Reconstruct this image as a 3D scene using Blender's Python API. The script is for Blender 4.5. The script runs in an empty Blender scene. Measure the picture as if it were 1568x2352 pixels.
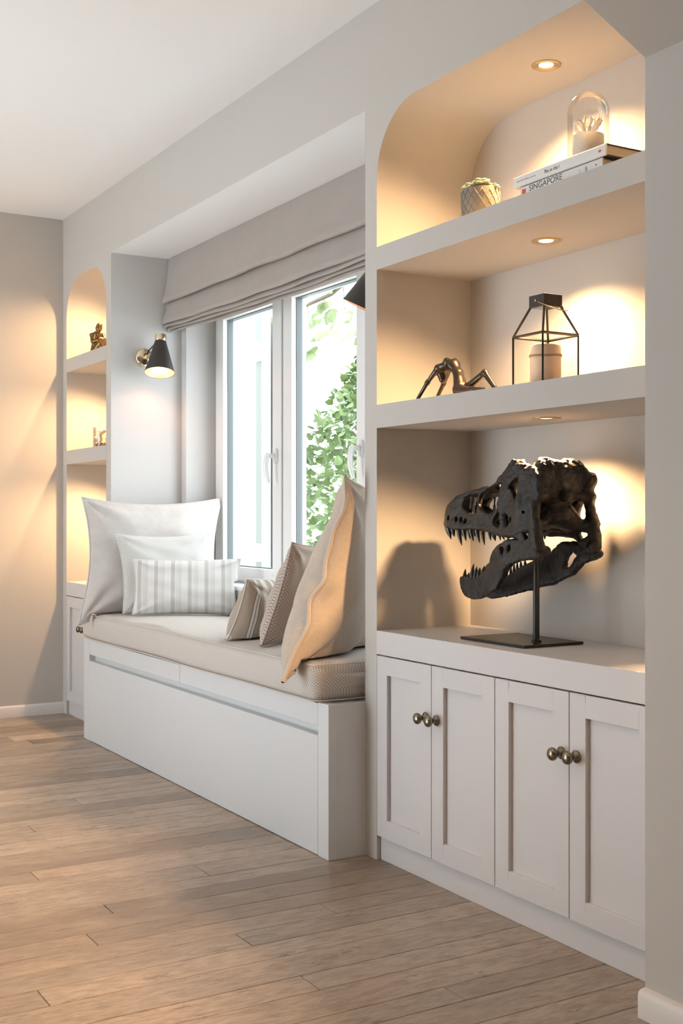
import bpy, bmesh, math, random
import numpy as np
from mathutils import Vector, Matrix, Euler

random.seed(7); RNG = np.random.default_rng(7)
SC = bpy.context.scene
COL = SC.collection

# ------------------------------------------------------------------ camera
cd = bpy.data.cameras.new('camera'); cam = bpy.data.objects.new('camera', cd); COL.objects.link(cam)
cam.location = (0.0, -2.019, 1.10)
cam.rotation_euler = (math.radians(90), 0, math.radians(90 - 30.573))
cd.sensor_fit = 'VERTICAL'; cd.sensor_height = 36.0; cd.lens = 2727 / 2352 * 36
cd.shift_y = 5 / 2352; cd.clip_start = 0.05; cd.clip_end = 200
SC.camera = cam

# ------------------------------------------------------------------ world / light / exposure
W = bpy.data.worlds.new('sky'); SC.world = W; W.use_nodes = True
bg = W.node_tree.nodes['Background']
bg.inputs['Color'].default_value = (0.88, 0.95, 1.0, 1); bg.inputs['Strength'].default_value = 8.5
vs = SC.view_settings
vs.view_transform = 'Standard'; vs.look = 'None'; vs.gamma = 1.0; vs.use_curve_mapping = False
vs.exposure = -0.50
WARM = (1.0, 0.62, 0.30)

def lamp(name, kind, loc, energy, color=WARM, **kw):
    d = bpy.data.lights.new(name, kind); d.energy = energy; d.color = color
    for k, v in kw.items(): setattr(d, k, v)
    o = bpy.data.objects.new(name, d); COL.objects.link(o); o.location = loc
    return o
def aim(o, target):
    o.rotation_euler = (Vector(target) - o.location).to_track_quat('-Z', 'Y').to_euler()

sun_d = bpy.data.lights.new('sun', 'SUN'); sun_d.energy = 68.0; sun_d.angle = math.radians(0.6); sun_d.color = (0.74, 0.88, 1.0)  # added out of view; its floor patch bounces light onto the ceiling
sun = bpy.data.objects.new('sun', sun_d); COL.objects.link(sun); sun.rotation_euler = Vector((0.22, 0.80, -0.56)).to_track_quat('-Z', 'Y').to_euler()

# ceiling spots of the room, above and behind the photographer
for i, (p, t, e) in enumerate([((-2.5, -1.3, 2.70), (-2.47, -0.80, 0.0), 60), ((-4.4, -1.9, 2.70), (-4.4, -1.2, 0.0), 60), ((-1.0, -1.6, 2.70), (-2.3, -0.55, 0.0), 45)]):
    l = lamp('ceiling_spot', 'SPOT', p, e, spot_size=math.radians(52), spot_blend=0.8, shadow_soft_size=0.03); aim(l, t)

# ------------------------------------------------------------------ node helpers
def new_mat(name):
    m = bpy.data.materials.new(name); m.use_nodes = True
    nt = m.node_tree; b = nt.nodes['Principled BSDF']
    return m, nt, b
def nd(nt, t, **kw):
    n = nt.nodes.new(t)
    for k, v in kw.items(): setattr(n, k, v)
    return n
def lk(nt, a, b): nt.links.new(a, b)
def math_n(nt, op, a, b=None, c=None):
    n = nd(nt, 'ShaderNodeMath', operation=op)
    for i, x in enumerate((a, b, c)):
        if x is None: continue
        if isinstance(x, (int, float)): n.inputs[i].default_value = x
        else: lk(nt, x, n.inputs[i])
    return n.outputs[0]
def mixc(nt, f, a, b):
    n = nd(nt, 'ShaderNodeMix', data_type='RGBA')
    for s, x in ((n.inputs[0], f), (n.inputs[6], a), (n.inputs[7], b)):
        if isinstance(x, (int, float)): s.default_value = x
        elif isinstance(x, tuple): s.default_value = (*x, 1) if len(x) == 3 else x
        else: lk(nt, x, s)
    return n.outputs[2]
def noise(nt, vec, scale, detail=3, rough=0.5):
    n = nd(nt, 'ShaderNodeTexNoise'); n.inputs['Scale'].default_value = scale
    n.inputs['Detail'].default_value = detail; n.inputs['Roughness'].default_value = rough
    if vec is not None: lk(nt, vec, n.inputs['Vector'])
    return n.outputs['Fac']
def bump(nt, b, h, strength=0.2, dist=0.001):
    n = nd(nt, 'ShaderNodeBump'); n.inputs['Strength'].default_value = strength; n.inputs['Distance'].default_value = dist
    lk(nt, h, n.inputs['Height']); lk(nt, n.outputs[0], b.inputs['Normal'])
def geo(nt): return nd(nt, 'ShaderNodeNewGeometry').outputs['Position']
def objc(nt): return nd(nt, 'ShaderNodeTexCoord').outputs['Object']
def uvc(nt): return nd(nt, 'ShaderNodeTexCoord').outputs['UV']

def plain(name, col, rough=0.5, metal=0.0, nscale=0, nstr=0.1, ndist=0.001, var=0.0, spec=None):
    m, nt, b = new_mat(name)
    b.inputs['Base Color'].default_value = (*col, 1); b.inputs['Roughness'].default_value = rough; b.inputs['Metallic'].default_value = metal
    if spec is not None: b.inputs['Specular IOR Level'].default_value = spec
    if nscale:
        f = noise(nt, objc(nt), nscale)
        if nstr: bump(nt, b, f, nstr, ndist)
        if var: lk(nt, mixc(nt, f, tuple(c * (1 - var) for c in col), tuple(min(1, c * (1 + var)) for c in col)), b.inputs['Base Color'])
    return m

M = {}
M['wall'] = plain('greige_paint', (0.555, 0.525, 0.49), 0.7, nscale=180, nstr=0.06, spec=0.2)
M['ceiling'] = plain('ceiling_paint', (0.92, 0.925, 0.935), 0.8, nscale=120, nstr=0.04, spec=0.2)
M['soffit'] = plain('soffit_bounce_lit', (0.92, 0.92, 0.92), 0.7, nscale=150, nstr=0.05, spec=0.2)  # recess lining made lighter: bounce light from below put into its colour
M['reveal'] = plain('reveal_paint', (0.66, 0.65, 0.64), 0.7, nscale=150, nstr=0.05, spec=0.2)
M['joinery'] = plain('joinery_lacquer', (0.65, 0.63, 0.63), 0.42, nscale=90, nstr=0.03)
M['bench'] = plain('bench_lacquer', (0.67, 0.68, 0.69), 0.4, nscale=90, nstr=0.03)
M['skirting'] = plain('skirting_paint', (0.75, 0.71, 0.68), 0.4, nscale=90, nstr=0.03)
M['pvc'] = plain('window_pvc', (0.82, 0.82, 0.82), 0.3, nscale=60, nstr=0.02)
M['handle'] = plain('handle_white', (0.85, 0.85, 0.86), 0.2, 0.1, nscale=60, nstr=0.01)
M['gasket'] = plain('gasket_dark', (0.12, 0.14, 0.15), 0.4, nscale=60, nstr=0.02)
M['brass'] = plain('polished_brass', (0.86, 0.72, 0.50), 0.12, 1.0, nscale=40, nstr=0.02)
M['knob'] = plain('antique_brass', (0.23, 0.19, 0.15), 0.24, 1.0, nscale=60, nstr=0.05, var=0.4)
M['black'] = plain('black_steel', (0.022, 0.021, 0.021), 0.42, 0.3, nscale=200, nstr=0.08)
M['cord'] = plain('black_cord', (0.02, 0.02, 0.02), 0.6, nscale=200, nstr=0.1)
M['shade_out'] = plain('shade_black', (0.035, 0.031, 0.029), 0.4, nscale=100, nstr=0.03)
M['shade_in'] = plain('shade_copper', (0.85, 0.50, 0.33), 0.35, 0.6, nscale=80, nstr=0.03)
M['bronze'] = plain('dark_bronze', (0.055, 0.040, 0.030), 0.28, 0.75, nscale=60, nstr=0.05, var=0.3)
M['gold'] = plain('golden_bronze', (0.22, 0.14, 0.06), 0.30, 0.9, nscale=80, nstr=0.08, var=0.4)
M['lantern'] = plain('lantern_metal', (0.05, 0.043, 0.038), 0.4, 0.7, nscale=90, nstr=0.08, var=0.3)
M['ring'] = plain('brass_wire', (0.45, 0.34, 0.20), 0.3, 1.0, nscale=90, nstr=0.03)
M['trimring'] = plain('downlight_brass', (0.62, 0.48, 0.28), 0.3, 1.0, nscale=60, nstr=0.02)
M['wax'] = plain('candle_wax', (0.92, 0.70, 0.54), 0.5, nscale=30, nstr=0.03, var=0.05)
M['twine'] = plain('twine', (0.50, 0.36, 0.20), 0.8, nscale=400, nstr=0.4, var=0.3)
M['paper'] = plain('book_paper', (0.66, 0.56, 0.42), 0.8, nscale=300, nstr=0.3, var=0.15)
M['bookwhite'] = plain('book_white', (0.82, 0.79, 0.75), 0.4, nscale=60, nstr=0.02)
M['bookdark'] = plain('book_dark_cover', (0.05, 0.036, 0.026), 0.4, nscale=160, nstr=0.1, var=0.9)
M['ink'] = plain('ink_grey', (0.10, 0.09, 0.09), 0.6, nscale=60, nstr=0.01)
M['inklight'] = plain('ink_pale', (0.50, 0.44, 0.40), 0.6, nscale=60, nstr=0.01)
M['red'] = plain('print_red', (0.75, 0.09, 0.05), 0.5, nscale=60, nstr=0.01)
M['coral'] = plain('coral_white', (0.88, 0.80, 0.70), 0.7, nscale=300, nstr=0.4, ndist=0.002)
M['ceramic'] = plain('cream_ceramic', (0.80, 0.74, 0.64), 0.35, nscale=40, nstr=0.02)
M['pot'] = plain('grey_embossed_pot', (0.23, 0.205, 0.165), 0.55, nscale=200, nstr=0.1, var=0.1)
M['succ'] = plain('succulent_leaf', (0.48, 0.50, 0.30), 0.5, nscale=30, nstr=0.05, var=0.25)
M['soil'] = plain('soil', (0.06, 0.045, 0.03), 0.9, nscale=100, nstr=0.5)
M['shell'] = plain('sea_shell', (0.85, 0.72, 0.58), 0.4, nscale=70, nstr=0.1, var=0.25)
M['pebble'] = plain('pebble', (0.30, 0.23, 0.16), 0.6, nscale=20, nstr=0.1, var=0.6)
M['leaf'] = plain('ivy_leaf', (0.23, 0.32, 0.13), 0.45, nscale=6, nstr=0.05, var=0.4)
M['leaf2'] = plain('vine_leaf', (0.27, 0.35, 0.16), 0.45, nscale=6, nstr=0.05, var=0.3)
M['bark'] = plain('bark', (0.22, 0.17, 0.13), 0.85, nscale=60, nstr=0.4, var=0.3)
M['outwhite'] = plain('pale_shutter_paint', (0.70, 0.72, 0.71), 0.8, nscale=40, nstr=0.2)
M['outgrey'] = plain('grey_board', (0.17, 0.185, 0.185), 0.6, nscale=20, nstr=0.1, var=0.25)
M['gravel'] = plain('gravel', (0.50, 0.50, 0.49), 0.9, nscale=30, nstr=0.5, var=0.2)
M['underfloor'] = plain('underfloor', (0.035, 0.025, 0.018), 0.9, nscale=30, nstr=0.1)

def emit(name, col, s):
    m, nt, b = new_mat(name)
    b.inputs['Base Color'].default_value = (*col, 1)
    b.inputs['Emission Color'].default_value = (*col, 1); b.inputs['Emission Strength'].default_value = s
    return m
M['lens'] = emit('lamp_lens', (1.0, 0.80, 0.55), 9.0)
M['bulb'] = emit('bulb_glow', (1.0, 0.78, 0.52), 14.0)

def glass(name, tint=(1, 1, 1), refl=0.9, base=0.03):
    m, nt, b = new_mat(name); nt.nodes.remove(b)
    out = nt.nodes['Material Output']
    tr = nd(nt, 'ShaderNodeBsdfTransparent'); tr.inputs[0].default_value = (*tint, 1)
    gl = nd(nt, 'ShaderNodeBsdfGlossy'); gl.inputs['Roughness'].default_value = 0.02
    lw = nd(nt, 'ShaderNodeLayerWeight'); lw.inputs[0].default_value = 0.25
    f = math_n(nt, 'MULTIPLY_ADD', lw.outputs['Fresnel'], refl, base)
    mx = nd(nt, 'ShaderNodeMixShader'); lk(nt, f, mx.inputs[0]); lk(nt, tr.outputs[0], mx.inputs[1]); lk(nt, gl.outputs[0], mx.inputs[2])
    lk(nt, mx.outputs[0], out.inputs[0]); return m
M['pane'] = glass('window_glass', (0.97, 0.99, 0.98), 0.5, 0.0)
M['clear'] = glass('clear_glass', (0.97, 0.965, 0.95), 0.6, 0.02)
M['lantern_glass'] = glass('lantern_glass', (0.95, 0.94, 0.92), 0.25, 0.01)

def wood():
    m, nt, b = new_mat('oak_plank')
    oi = nd(nt, 'ShaderNodeObjectInfo')
    p = geo(nt)
    sep = nd(nt, 'ShaderNodeSeparateXYZ'); lk(nt, p, sep.inputs[0])
    r = oi.outputs['Random']
    cmb = nd(nt, 'ShaderNodeCombineXYZ')
    lk(nt, math_n(nt, 'MULTIPLY_ADD', r, 37.0, sep.outputs[0]), cmb.inputs[0])
    lk(nt, math_n(nt, 'MULTIPLY', sep.outputs[1], 0.22), cmb.inputs[1]); lk(nt, math_n(nt, 'MULTIPLY', r, 11.0), cmb.inputs[2])
    g1 = noise(nt, cmb.outputs[0], 70, 7, 0.7)
    cmb2 = nd(nt, 'ShaderNodeCombineXYZ')
    lk(nt, math_n(nt, 'MULTIPLY_ADD', r, 19.0, sep.outputs[0]), cmb2.inputs[0]); lk(nt, math_n(nt, 'MULTIPLY', sep.outputs[1], 0.35), cmb2.inputs[1])
    g2 = noise(nt, cmb2.outputs[0], 7, 4, 0.6)
    g3 = noise(nt, p, 2.2, 3)
    ramp = nd(nt, 'ShaderNodeValToRGB'); lk(nt, r, ramp.inputs[0])
    cr = ramp.color_ramp; cr.elements[0].color = (0.24, 0.188, 0.150, 1); cr.elements[1].color = (0.74, 0.59, 0.46, 1)
    e = cr.elements.new(0.5); e.color = (0.55, 0.44, 0.345, 1)
    e = cr.elements.new(0.75); e.color = (0.37, 0.31, 0.255, 1)
    c = mixc(nt, math_n(nt, 'MINIMUM', math_n(nt, 'MULTIPLY', math_n(nt, 'MAXIMUM', math_n(nt, 'SUBTRACT', g1, 0.40), 0.0), 2.4), 0.85), ramp.outputs[0], (0.17, 0.125, 0.095))
    g2s = math_n(nt, 'SMOOTHSTEP', g2, 0.58, 0.80) if False else math_n(nt, 'MULTIPLY', math_n(nt, 'MAXIMUM', math_n(nt, 'SUBTRACT', g2, 0.52), 0.0), 2.2)
    c = mixc(nt, g2s, c, (0.62, 0.52, 0.42))
    c = mixc(nt, math_n(nt, 'MULTIPLY', math_n(nt, 'MAXIMUM', math_n(nt, 'SUBTRACT', noise(nt, cmb2.outputs[0], 4.5, 5, 0.7), 0.5), 0.0), 2.5), c, (0.22, 0.18, 0.15))
    vor = nd(nt, 'ShaderNodeTexVoronoi'); vor.inputs['Scale'].default_value = 2.3; lk(nt, cmb2.outputs[0], vor.inputs['Vector'])
    kn = math_n(nt, 'LESS_THAN', math_n(nt, 'ADD', vor.outputs['Distance'], math_n(nt, 'MULTIPLY', g1, 0.08)), 0.075)
    c = mixc(nt, math_n(nt, 'MULTIPLY', kn, 0.55), c, (0.07, 0.05, 0.035))
    ck = math_n(nt, 'MULTIPLY', math_n(nt, 'GREATER_THAN', noise(nt, cmb.outputs[0], 26, 8, 0.8), 0.60), 0.6)
    c = mixc(nt, ck, c, (0.13, 0.095, 0.07))
    c = mixc(nt, 0.16, c, (0.16, 0.11, 0.08))
    lk(nt, c, b.inputs['Base Color'])
    lk(nt, math_n(nt, 'MULTIPLY_ADD', g3, 0.22, 0.28), b.inputs['Roughness'])
    bump(nt, b, math_n(nt, 'ADD', g1, math_n(nt, 'MULTIPLY', kn, -0.5)), 0.35, 0.0012)
    return m
M['wood'] = wood()

# ---- fabrics (UV in metres)
def lattice(name, base, line, p, rough=0.9, lw=0.38, weave=0.35, dot=True):
    m, nt, b = new_mat(name)
    sep = nd(nt, 'ShaderNodeSeparateXYZ'); lk(nt, uvc(nt), sep.inputs[0])
    s = math_n(nt, 'DIVIDE', math_n(nt, 'ADD', sep.outputs[0], sep.outputs[1]), p)
    t = math_n(nt, 'DIVIDE', math_n(nt, 'SUBTRACT', sep.outputs[0], sep.outputs[1]), p)
    a = math_n(nt, 'ABSOLUTE', math_n(nt, 'SUBTRACT', math_n(nt, 'FRACT', s), 0.5))
    c = math_n(nt, 'ABSOLUTE', math_n(nt, 'SUBTRACT', math_n(nt, 'FRACT', t), 0.5))
    mx = math_n(nt, 'MAXIMUM', a, c)
    msk = math_n(nt, 'GREATER_THAN', mx, lw)
    if dot: msk = math_n(nt, 'MAXIMUM', msk, math_n(nt, 'MULTIPLY', math_n(nt, 'LESS_THAN', mx, 0.12), 0.6))
    nz = noise(nt, uvc(nt), 900, 2)
    col = mixc(nt, msk, base, line)
    col = mixc(nt, math_n(nt, 'MULTIPLY', nz, 0.18), col, tuple(x * 0.55 for x in base))
    lk(nt, col, b.inputs['Base Color']); b.inputs['Roughness'].default_value = rough; b.inputs['Specular IOR Level'].default_value = 0.15
    bump(nt, b, math_n(nt, 'ADD', math_n(nt, 'MULTIPLY', msk, -0.7), nz), weave, 0.0015)
    b.inputs['Sheen Weight'].default_value = 0.15
    return m
M['cushion'] = lattice('lattice_weave', (0.78, 0.735, 0.69), (0.31, 0.245, 0.20), 0.0118, lw=0.41)
M['cushion2'] = lattice('lattice_weave_pillow', (0.64, 0.55, 0.485), (0.27, 0.20, 0.165), 0.0125, lw=0.39)
M['waffle'] = lattice('waffle_weave', (0.80, 0.79, 0.76), (0.50, 0.49, 0.46), 0.0125, lw=0.36, dot=False)

def stripes(name, period, stops, rough=0.85):
    m, nt, b = new_mat(name)
    sep = nd(nt, 'ShaderNodeSeparateXYZ'); lk(nt, uvc(nt), sep.inputs[0])
    f = math_n(nt, 'FRACT', math_n(nt, 'DIVIDE', sep.outputs[0], period))
    r = nd(nt, 'ShaderNodeValToRGB'); lk(nt, f, r.inputs[0]); cr = r.color_ramp; cr.interpolation = 'CONSTANT'
    cr.elements[0].position = 0; cr.elements[0].color = (*stops[0][1], 1)
    cr.elements[1].position = stops[1][0]; cr.elements[1].color = (*stops[1][1], 1)
    for p, c in stops[2:]:
        e = cr.elements.new(p); e.color = (*c, 1)
    nz = noise(nt, uvc(nt), 1200, 2)
    lk(nt, r.outputs[0], b.inputs['Base Color']); b.inputs['Roughness'].default_value = rough; b.inputs['Specular IOR Level'].default_value = 0.15
    bump(nt, b, nz, 0.25, 0.001)
    return m
_w = (0.74, 0.73, 0.72); _bg = (0.56, 0.535, 0.50); _lt = (0.66, 0.645, 0.625); _dk = (0.17, 0.145, 0.12)
M['stripe'] = stripes('ticking_stripe', 0.077, [(0, _w), (0.30, _bg), (0.52, _w), (0.55, _lt), (0.57, _w), (0.635, _bg), (0.655, _w), (0.70, _bg), (0.72, _w), (0.75, _lt), (0.92, _w)])
M['stripe2'] = stripes('ticking_stripe_tan', 0.095, [(0, (0.60, 0.55, 0.50)), (0.10, (0.42, 0.35, 0.28)), (0.38, _dk), (0.40, _w), (0.47, _dk), (0.49, _w), (0.56, _dk), (0.58, (0.45, 0.37, 0.29)), (0.78, _lt), (0.90, (0.74, 0.70, 0.66))])

def cloth(name, c1, c2, scale, bscale, bs=0.3, aniso=None, sheen=0.2):
    m, nt, b = new_mat(name)
    vec = uvc(nt)
    f = noise(nt, vec, scale, 4, 0.6)
    lk(nt, mixc(nt, f, c1, c2), b.inputs['Base Color']); b.inputs['Roughness'].default_value = 0.92; b.inputs['Specular IOR Level'].default_value = 0.1
    if aniso:
        mp = nd(nt, 'ShaderNodeMapping'); mp.inputs['Rotation'].default_value = (0, 0, aniso[0]); mp.inputs['Scale'].default_value = (1, aniso[1], 1)
        lk(nt, vec, mp.inputs['Vector']); vec = mp.outputs[0]
    h = noise(nt, vec, bscale, 3, 0.6)
    if aniso:
        lk(nt, mixc(nt, math_n(nt, 'MULTIPLY', noise(nt, vec, bscale * .6, 2), 0.35), mixc(nt, f, c1, c2), tuple(x * .72 for x in c1)), b.inputs['Base Color'])
    bump(nt, b, h, bs, 0.003); b.inputs['Sheen Weight'].default_value = sheen
    return m
M['plush'] = cloth('cream_plush', (0.50, 0.465, 0.44), (0.70, 0.67, 0.645), 14, 160, 0.6, sheen=0.5)
M['linen'] = cloth('beige_linen', (0.55, 0.455, 0.37), (0.68, 0.585, 0.495), 60, 420, 0.7, (0.7, 0.25), 0.25)
M['blind'] = cloth('taupe_linen', (0.40, 0.355, 0.325), (0.46, 0.415, 0.38), 9, 300, 0.25, (0.0, 0.2), 0.1)
def skullmat():
    m, nt, b = new_mat('skull_cast')
    p = objc(nt); f = noise(nt, p, 34, 6, 0.65); g = noise(nt, p, 240, 4, 0.6)
    lk(nt, mixc(nt, f, (0.006, 0.0055, 0.0055), (0.030, 0.025, 0.022)), b.inputs['Base Color'])
    lk(nt, math_n(nt, 'MULTIPLY_ADD', g, 0.35, 0.22), b.inputs['Roughness'])
    b.inputs['Metallic'].default_value = 0.0; b.inputs['Specular IOR Level'].default_value = 0.4
    bump(nt, b, math_n(nt, 'ADD', f, math_n(nt, 'MULTIPLY', g, 0.5)), 0.9, 0.004)
    return m
M['skull'] = skullmat()
M['pipe_lattice'] = plain('piping_beige', (0.62, 0.555, 0.505), 0.9, nscale=900, nstr=0.3)
M['pipe_linen'] = plain('piping_linen', (0.62, 0.53, 0.45), 0.9, nscale=700, nstr=0.4)
M['pipe_plush'] = plain('piping_plush', (0.62, 0.59, 0.565), 0.9, nscale=700, nstr=0.4)
M['pipe_white'] = plain('piping_white', (0.72, 0.71, 0.70), 0.9, nscale=700, nstr=0.3)
M['pipe_brown'] = plain('piping_brown', (0.44, 0.36, 0.31), 0.9, nscale=700, nstr=0.3)
M['shutter_stile'] = plain('shutter_stile_paint', (0.42, 0.46, 0.44), 0.6, nscale=40, nstr=0.1)

# ------------------------------------------------------------------ mesh helpers
class MB:
    def __init__(s): s.v = []; s.f = []; s.uv = None
    def add(s, vs, fs):
        n = len(s.v); s.v += [tuple(map(float, q)) for q in vs]; s.f += [tuple(i + n for i in f) for f in fs]; return s
    def box(s, x0, x1, y0, y1, z0, z1):
        vs = [(x, y, z) for x in (x0, x1) for y in (y0, y1) for z in (z0, z1)]
        return s.add(vs, [(0, 1, 3, 2), (4, 6, 7, 5), (0, 4, 5, 1), (2, 3, 7, 6), (0, 2, 6, 4), (1, 5, 7, 3)])
    def prism(s, poly, a0, a1, axis='y'):
        n = len(poly)
        def P(p, a):
            return {'y': (p[0], a, p[1]), 'x': (a, p[0], p[1]), 'z': (p[0], p[1], a)}[axis]
        vs = [P(p, a0) for p in poly] + [P(p, a1) for p in poly]
        fs = [tuple(range(n)), tuple(range(2 * n - 1, n - 1, -1))] + [(i, i + n, (i + 1) % n + n, (i + 1) % n) for i in range(n)]
        return s.add(vs, fs)
    def tube(s, pts, r, n=8, cap=True):
        pts = [Vector(p) for p in pts]; rs = r if hasattr(r, '__len__') else [r] * len(pts)
        vs = []; up = Vector((0, 0, 1)); prev = None
        for i, p in enumerate(pts):
            t = (pts[min(i + 1, len(pts) - 1)] - pts[max(i - 1, 0)]).normalized()
            if prev is None:
                a = t.cross(up)
                if a.length < 1e-3: a = t.cross(Vector((1, 0, 0)))
                a.normalize()
            else:
                a = prev - t * prev.dot(t)
                a.normalize()
            prev = a; b2 = t.cross(a)
            for k in range(n):
                th = 2 * math.pi * k / n
                vs.append(p + (a * math.cos(th) + b2 * math.sin(th)) * rs[i])
        fs = []
        m = len(pts)
        for i in range(m - 1):
            for k in range(n):
                fs.append((i * n + k, i * n + (k + 1) % n, (i + 1) * n + (k + 1) % n, (i + 1) * n + k))
        if cap: fs += [tuple(range(n - 1, -1, -1)), tuple(range((m - 1) * n, m * n))]
        return s.add(vs, fs)
    def lathe(s, prof, n=32, c=(0, 0, 0), axis='z', mat=None, caps=True):
        vs = []
        for (r, z) in prof:
            for k in range(n):
                th = 2 * math.pi * k / n; a, b2 = r * math.cos(th), r * math.sin(th)
                q = {'z': (a, b2, z), 'y': (a, z, b2), 'x': (z, a, b2)}[axis]
                q = Vector(q)
                if mat is not None: q = mat @ q
                vs.append(q + Vector(c))
        fs = []
        for i in range(len(prof) - 1):
            for k in range(n):
                fs.append((i * n + k, i * n + (k + 1) % n, (i + 1) * n + (k + 1) % n, (i + 1) * n + k))
        if caps and prof[0][0] > 1e-6: fs.append(tuple(range(n - 1, -1, -1)))
        if caps and prof[-1][0] > 1e-6: fs.append(tuple(range((len(prof) - 1) * n, len(prof) * n)))
        return s.add(vs, fs)
    def grid(s, fn, nu, nv, closed_u=False):
        vs = [fn(i / (nu if closed_u else nu - 1), j / (nv - 1)) for j in range(nv) for i in range(nu)]
        fs = []
        for j in range(nv - 1):
            for i in range(nu if closed_u else nu - 1):
                k = (i + 1) % nu
                fs.append((j * nu + i, j * nu + k, (j + 1) * nu + k, (j + 1) * nu + i))
        return s.add(vs, fs)
    def build(s, name, mat, parent=None, smooth=False, bevel=0.0, angle=None, seg=2):
        me = bpy.data.meshes.new(name); me.from_pydata(s.v, [], s.f)
        bm = bmesh.new(); bm.from_mesh(me)
        if s.uv is None:
            bmesh.ops.remove_doubles(bm, verts=bm.verts, dist=1e-6)
            bmesh.ops.recalc_face_normals(bm, faces=bm.faces)
        bm.to_mesh(me); bm.free()
        if s.uv is not None:
            uvl = me.uv_layers.new(name='UVMap')
            idx = np.zeros(len(me.loops), dtype=np.int32); me.loops.foreach_get('vertex_index', idx)
            uvl.data.foreach_set('uv', np.asarray(s.uv, dtype=np.float32)[idx].ravel())
        return link(name, me, mat, parent, smooth, bevel, angle, seg)

def link(name, me, mat, parent=None, smooth=False, bevel=0.0, angle=None, seg=2):
    o = bpy.data.objects.new(name, me); COL.objects.link(o)
    if mat is not None and not me.materials: me.materials.append(mat if not isinstance(mat, str) else M[mat])
    if parent is not None:
        o.parent = parent; o.matrix_parent_inverse = parent_inv(parent)
    if smooth:
        me.polygons.foreach_set('use_smooth', [True] * len(me.polygons))
        if angle: me.set_sharp_from_angle(angle=math.radians(angle))
    if bevel:
        b = o.modifiers.new('bevel', 'BEVEL'); b.width = bevel; b.segments = seg; b.limit_method = 'ANGLE'; b.angle_limit = math.radians(40)
    return o
def world_mat(o):
    m = Matrix.LocRotScale(o.location, o.rotation_euler, o.scale)
    if o.parent is not None: m = world_mat(o.parent) @ o.matrix_parent_inverse @ m
    return m
def parent_inv(p): return world_mat(p).inverted()
def thing(name, label, cat, loc=(0, 0, 0), group=None):
    o = bpy.data.objects.new(name, None); COL.objects.link(o); o.location = loc; o.empty_display_size = 0.05
    o['label'] = label; o['category'] = cat
    if group: o['group'] = group
    return o
def tag(o, label, cat, group=None):
    o['label'] = label; o['category'] = cat
    if group: o['group'] = group
    return o
def structure(o, label=None):
    o['kind'] = 'structure'
    if label: o['label'] = label
    return o

# ------------------------------------------------------------------ SDF modelling (for organic shapes)
def smin(a, b, k): 
    h = np.clip(0.5 + 0.5 * (b - a) / k, 0, 1); return b + (a - b) * h - k * h * (1 - h)
def smax(a, b, k): return -smin(-a, -b, k)
def sd_capsule(G, a, b, ra, rb, sq=(1, 1, 1)):
    X, Y, Z = G; a = np.array(a, float); b = np.array(b, float); d = b - a; L2 = max(float(d @ d), 1e-12)
    t = np.clip(((X - a[0]) * d[0] + (Y - a[1]) * d[1] + (Z - a[2]) * d[2]) / L2, 0, 1)
    return np.sqrt(((X - a[0] - t * d[0]) / sq[0]) ** 2 + ((Y - a[1] - t * d[1]) / sq[1]) ** 2 + ((Z - a[2] - t * d[2]) / sq[2]) ** 2) - (ra + (rb - ra) * t)
def sd_ell(G, c, r):
    X, Y, Z = G
    k = np.sqrt(((X - c[0]) / r[0]) ** 2 + ((Y - c[1]) / r[1]) ** 2 + ((Z - c[2]) / r[2]) ** 2)
    return (k - 1) * min(r)
def sd_poly(X, Z, poly):
    poly = np.array(poly, float); n = len(poly); d = np.full(X.shape, 1e9); s = np.ones(X.shape)
    for i in range(n):
        a = poly[i]; b = poly[i - 1]; e = b - a; wx = X - a[0]; wz = Z - a[1]
        t = np.clip((wx * e[0] + wz * e[1]) / max(e @ e, 1e-12), 0, 1)
        d = np.minimum(d, (wx - e[0] * t) ** 2 + (wz - e[1] * t) ** 2)
        c1 = Z >= a[1]; c2 = Z < b[1]; c3 = e[0] * wz > e[1] * wx
        s = np.where((c1 & c2 & c3) | (~c1 & ~c2 & ~c3), -s, s)
    return s * np.sqrt(d)
def vnoise(G, f, seed=0):
    X, Y, Z = G; r = np.random.default_rng(seed); out = 0
    for i in range(4):
        k = r.normal(size=3); k *= f / np.linalg.norm(k); p = r.uniform(0, 6.28, 2); q = r.normal(size=3) * f * 0.6
        out = out + np.sin(k[0] * X + k[1] * Y + k[2] * Z + p[0] + 1.2 * np.sin(q[0] * X + q[1] * Y + q[2] * Z + p[1]))
    return out / 4
def make_grid(lo, hi, h):
    ax = [np.arange(l, u + h, h, dtype=np.float32) for l, u in zip(lo, hi)]
    return np.meshgrid(*ax, indexing='ij', sparse=True), ax
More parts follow.
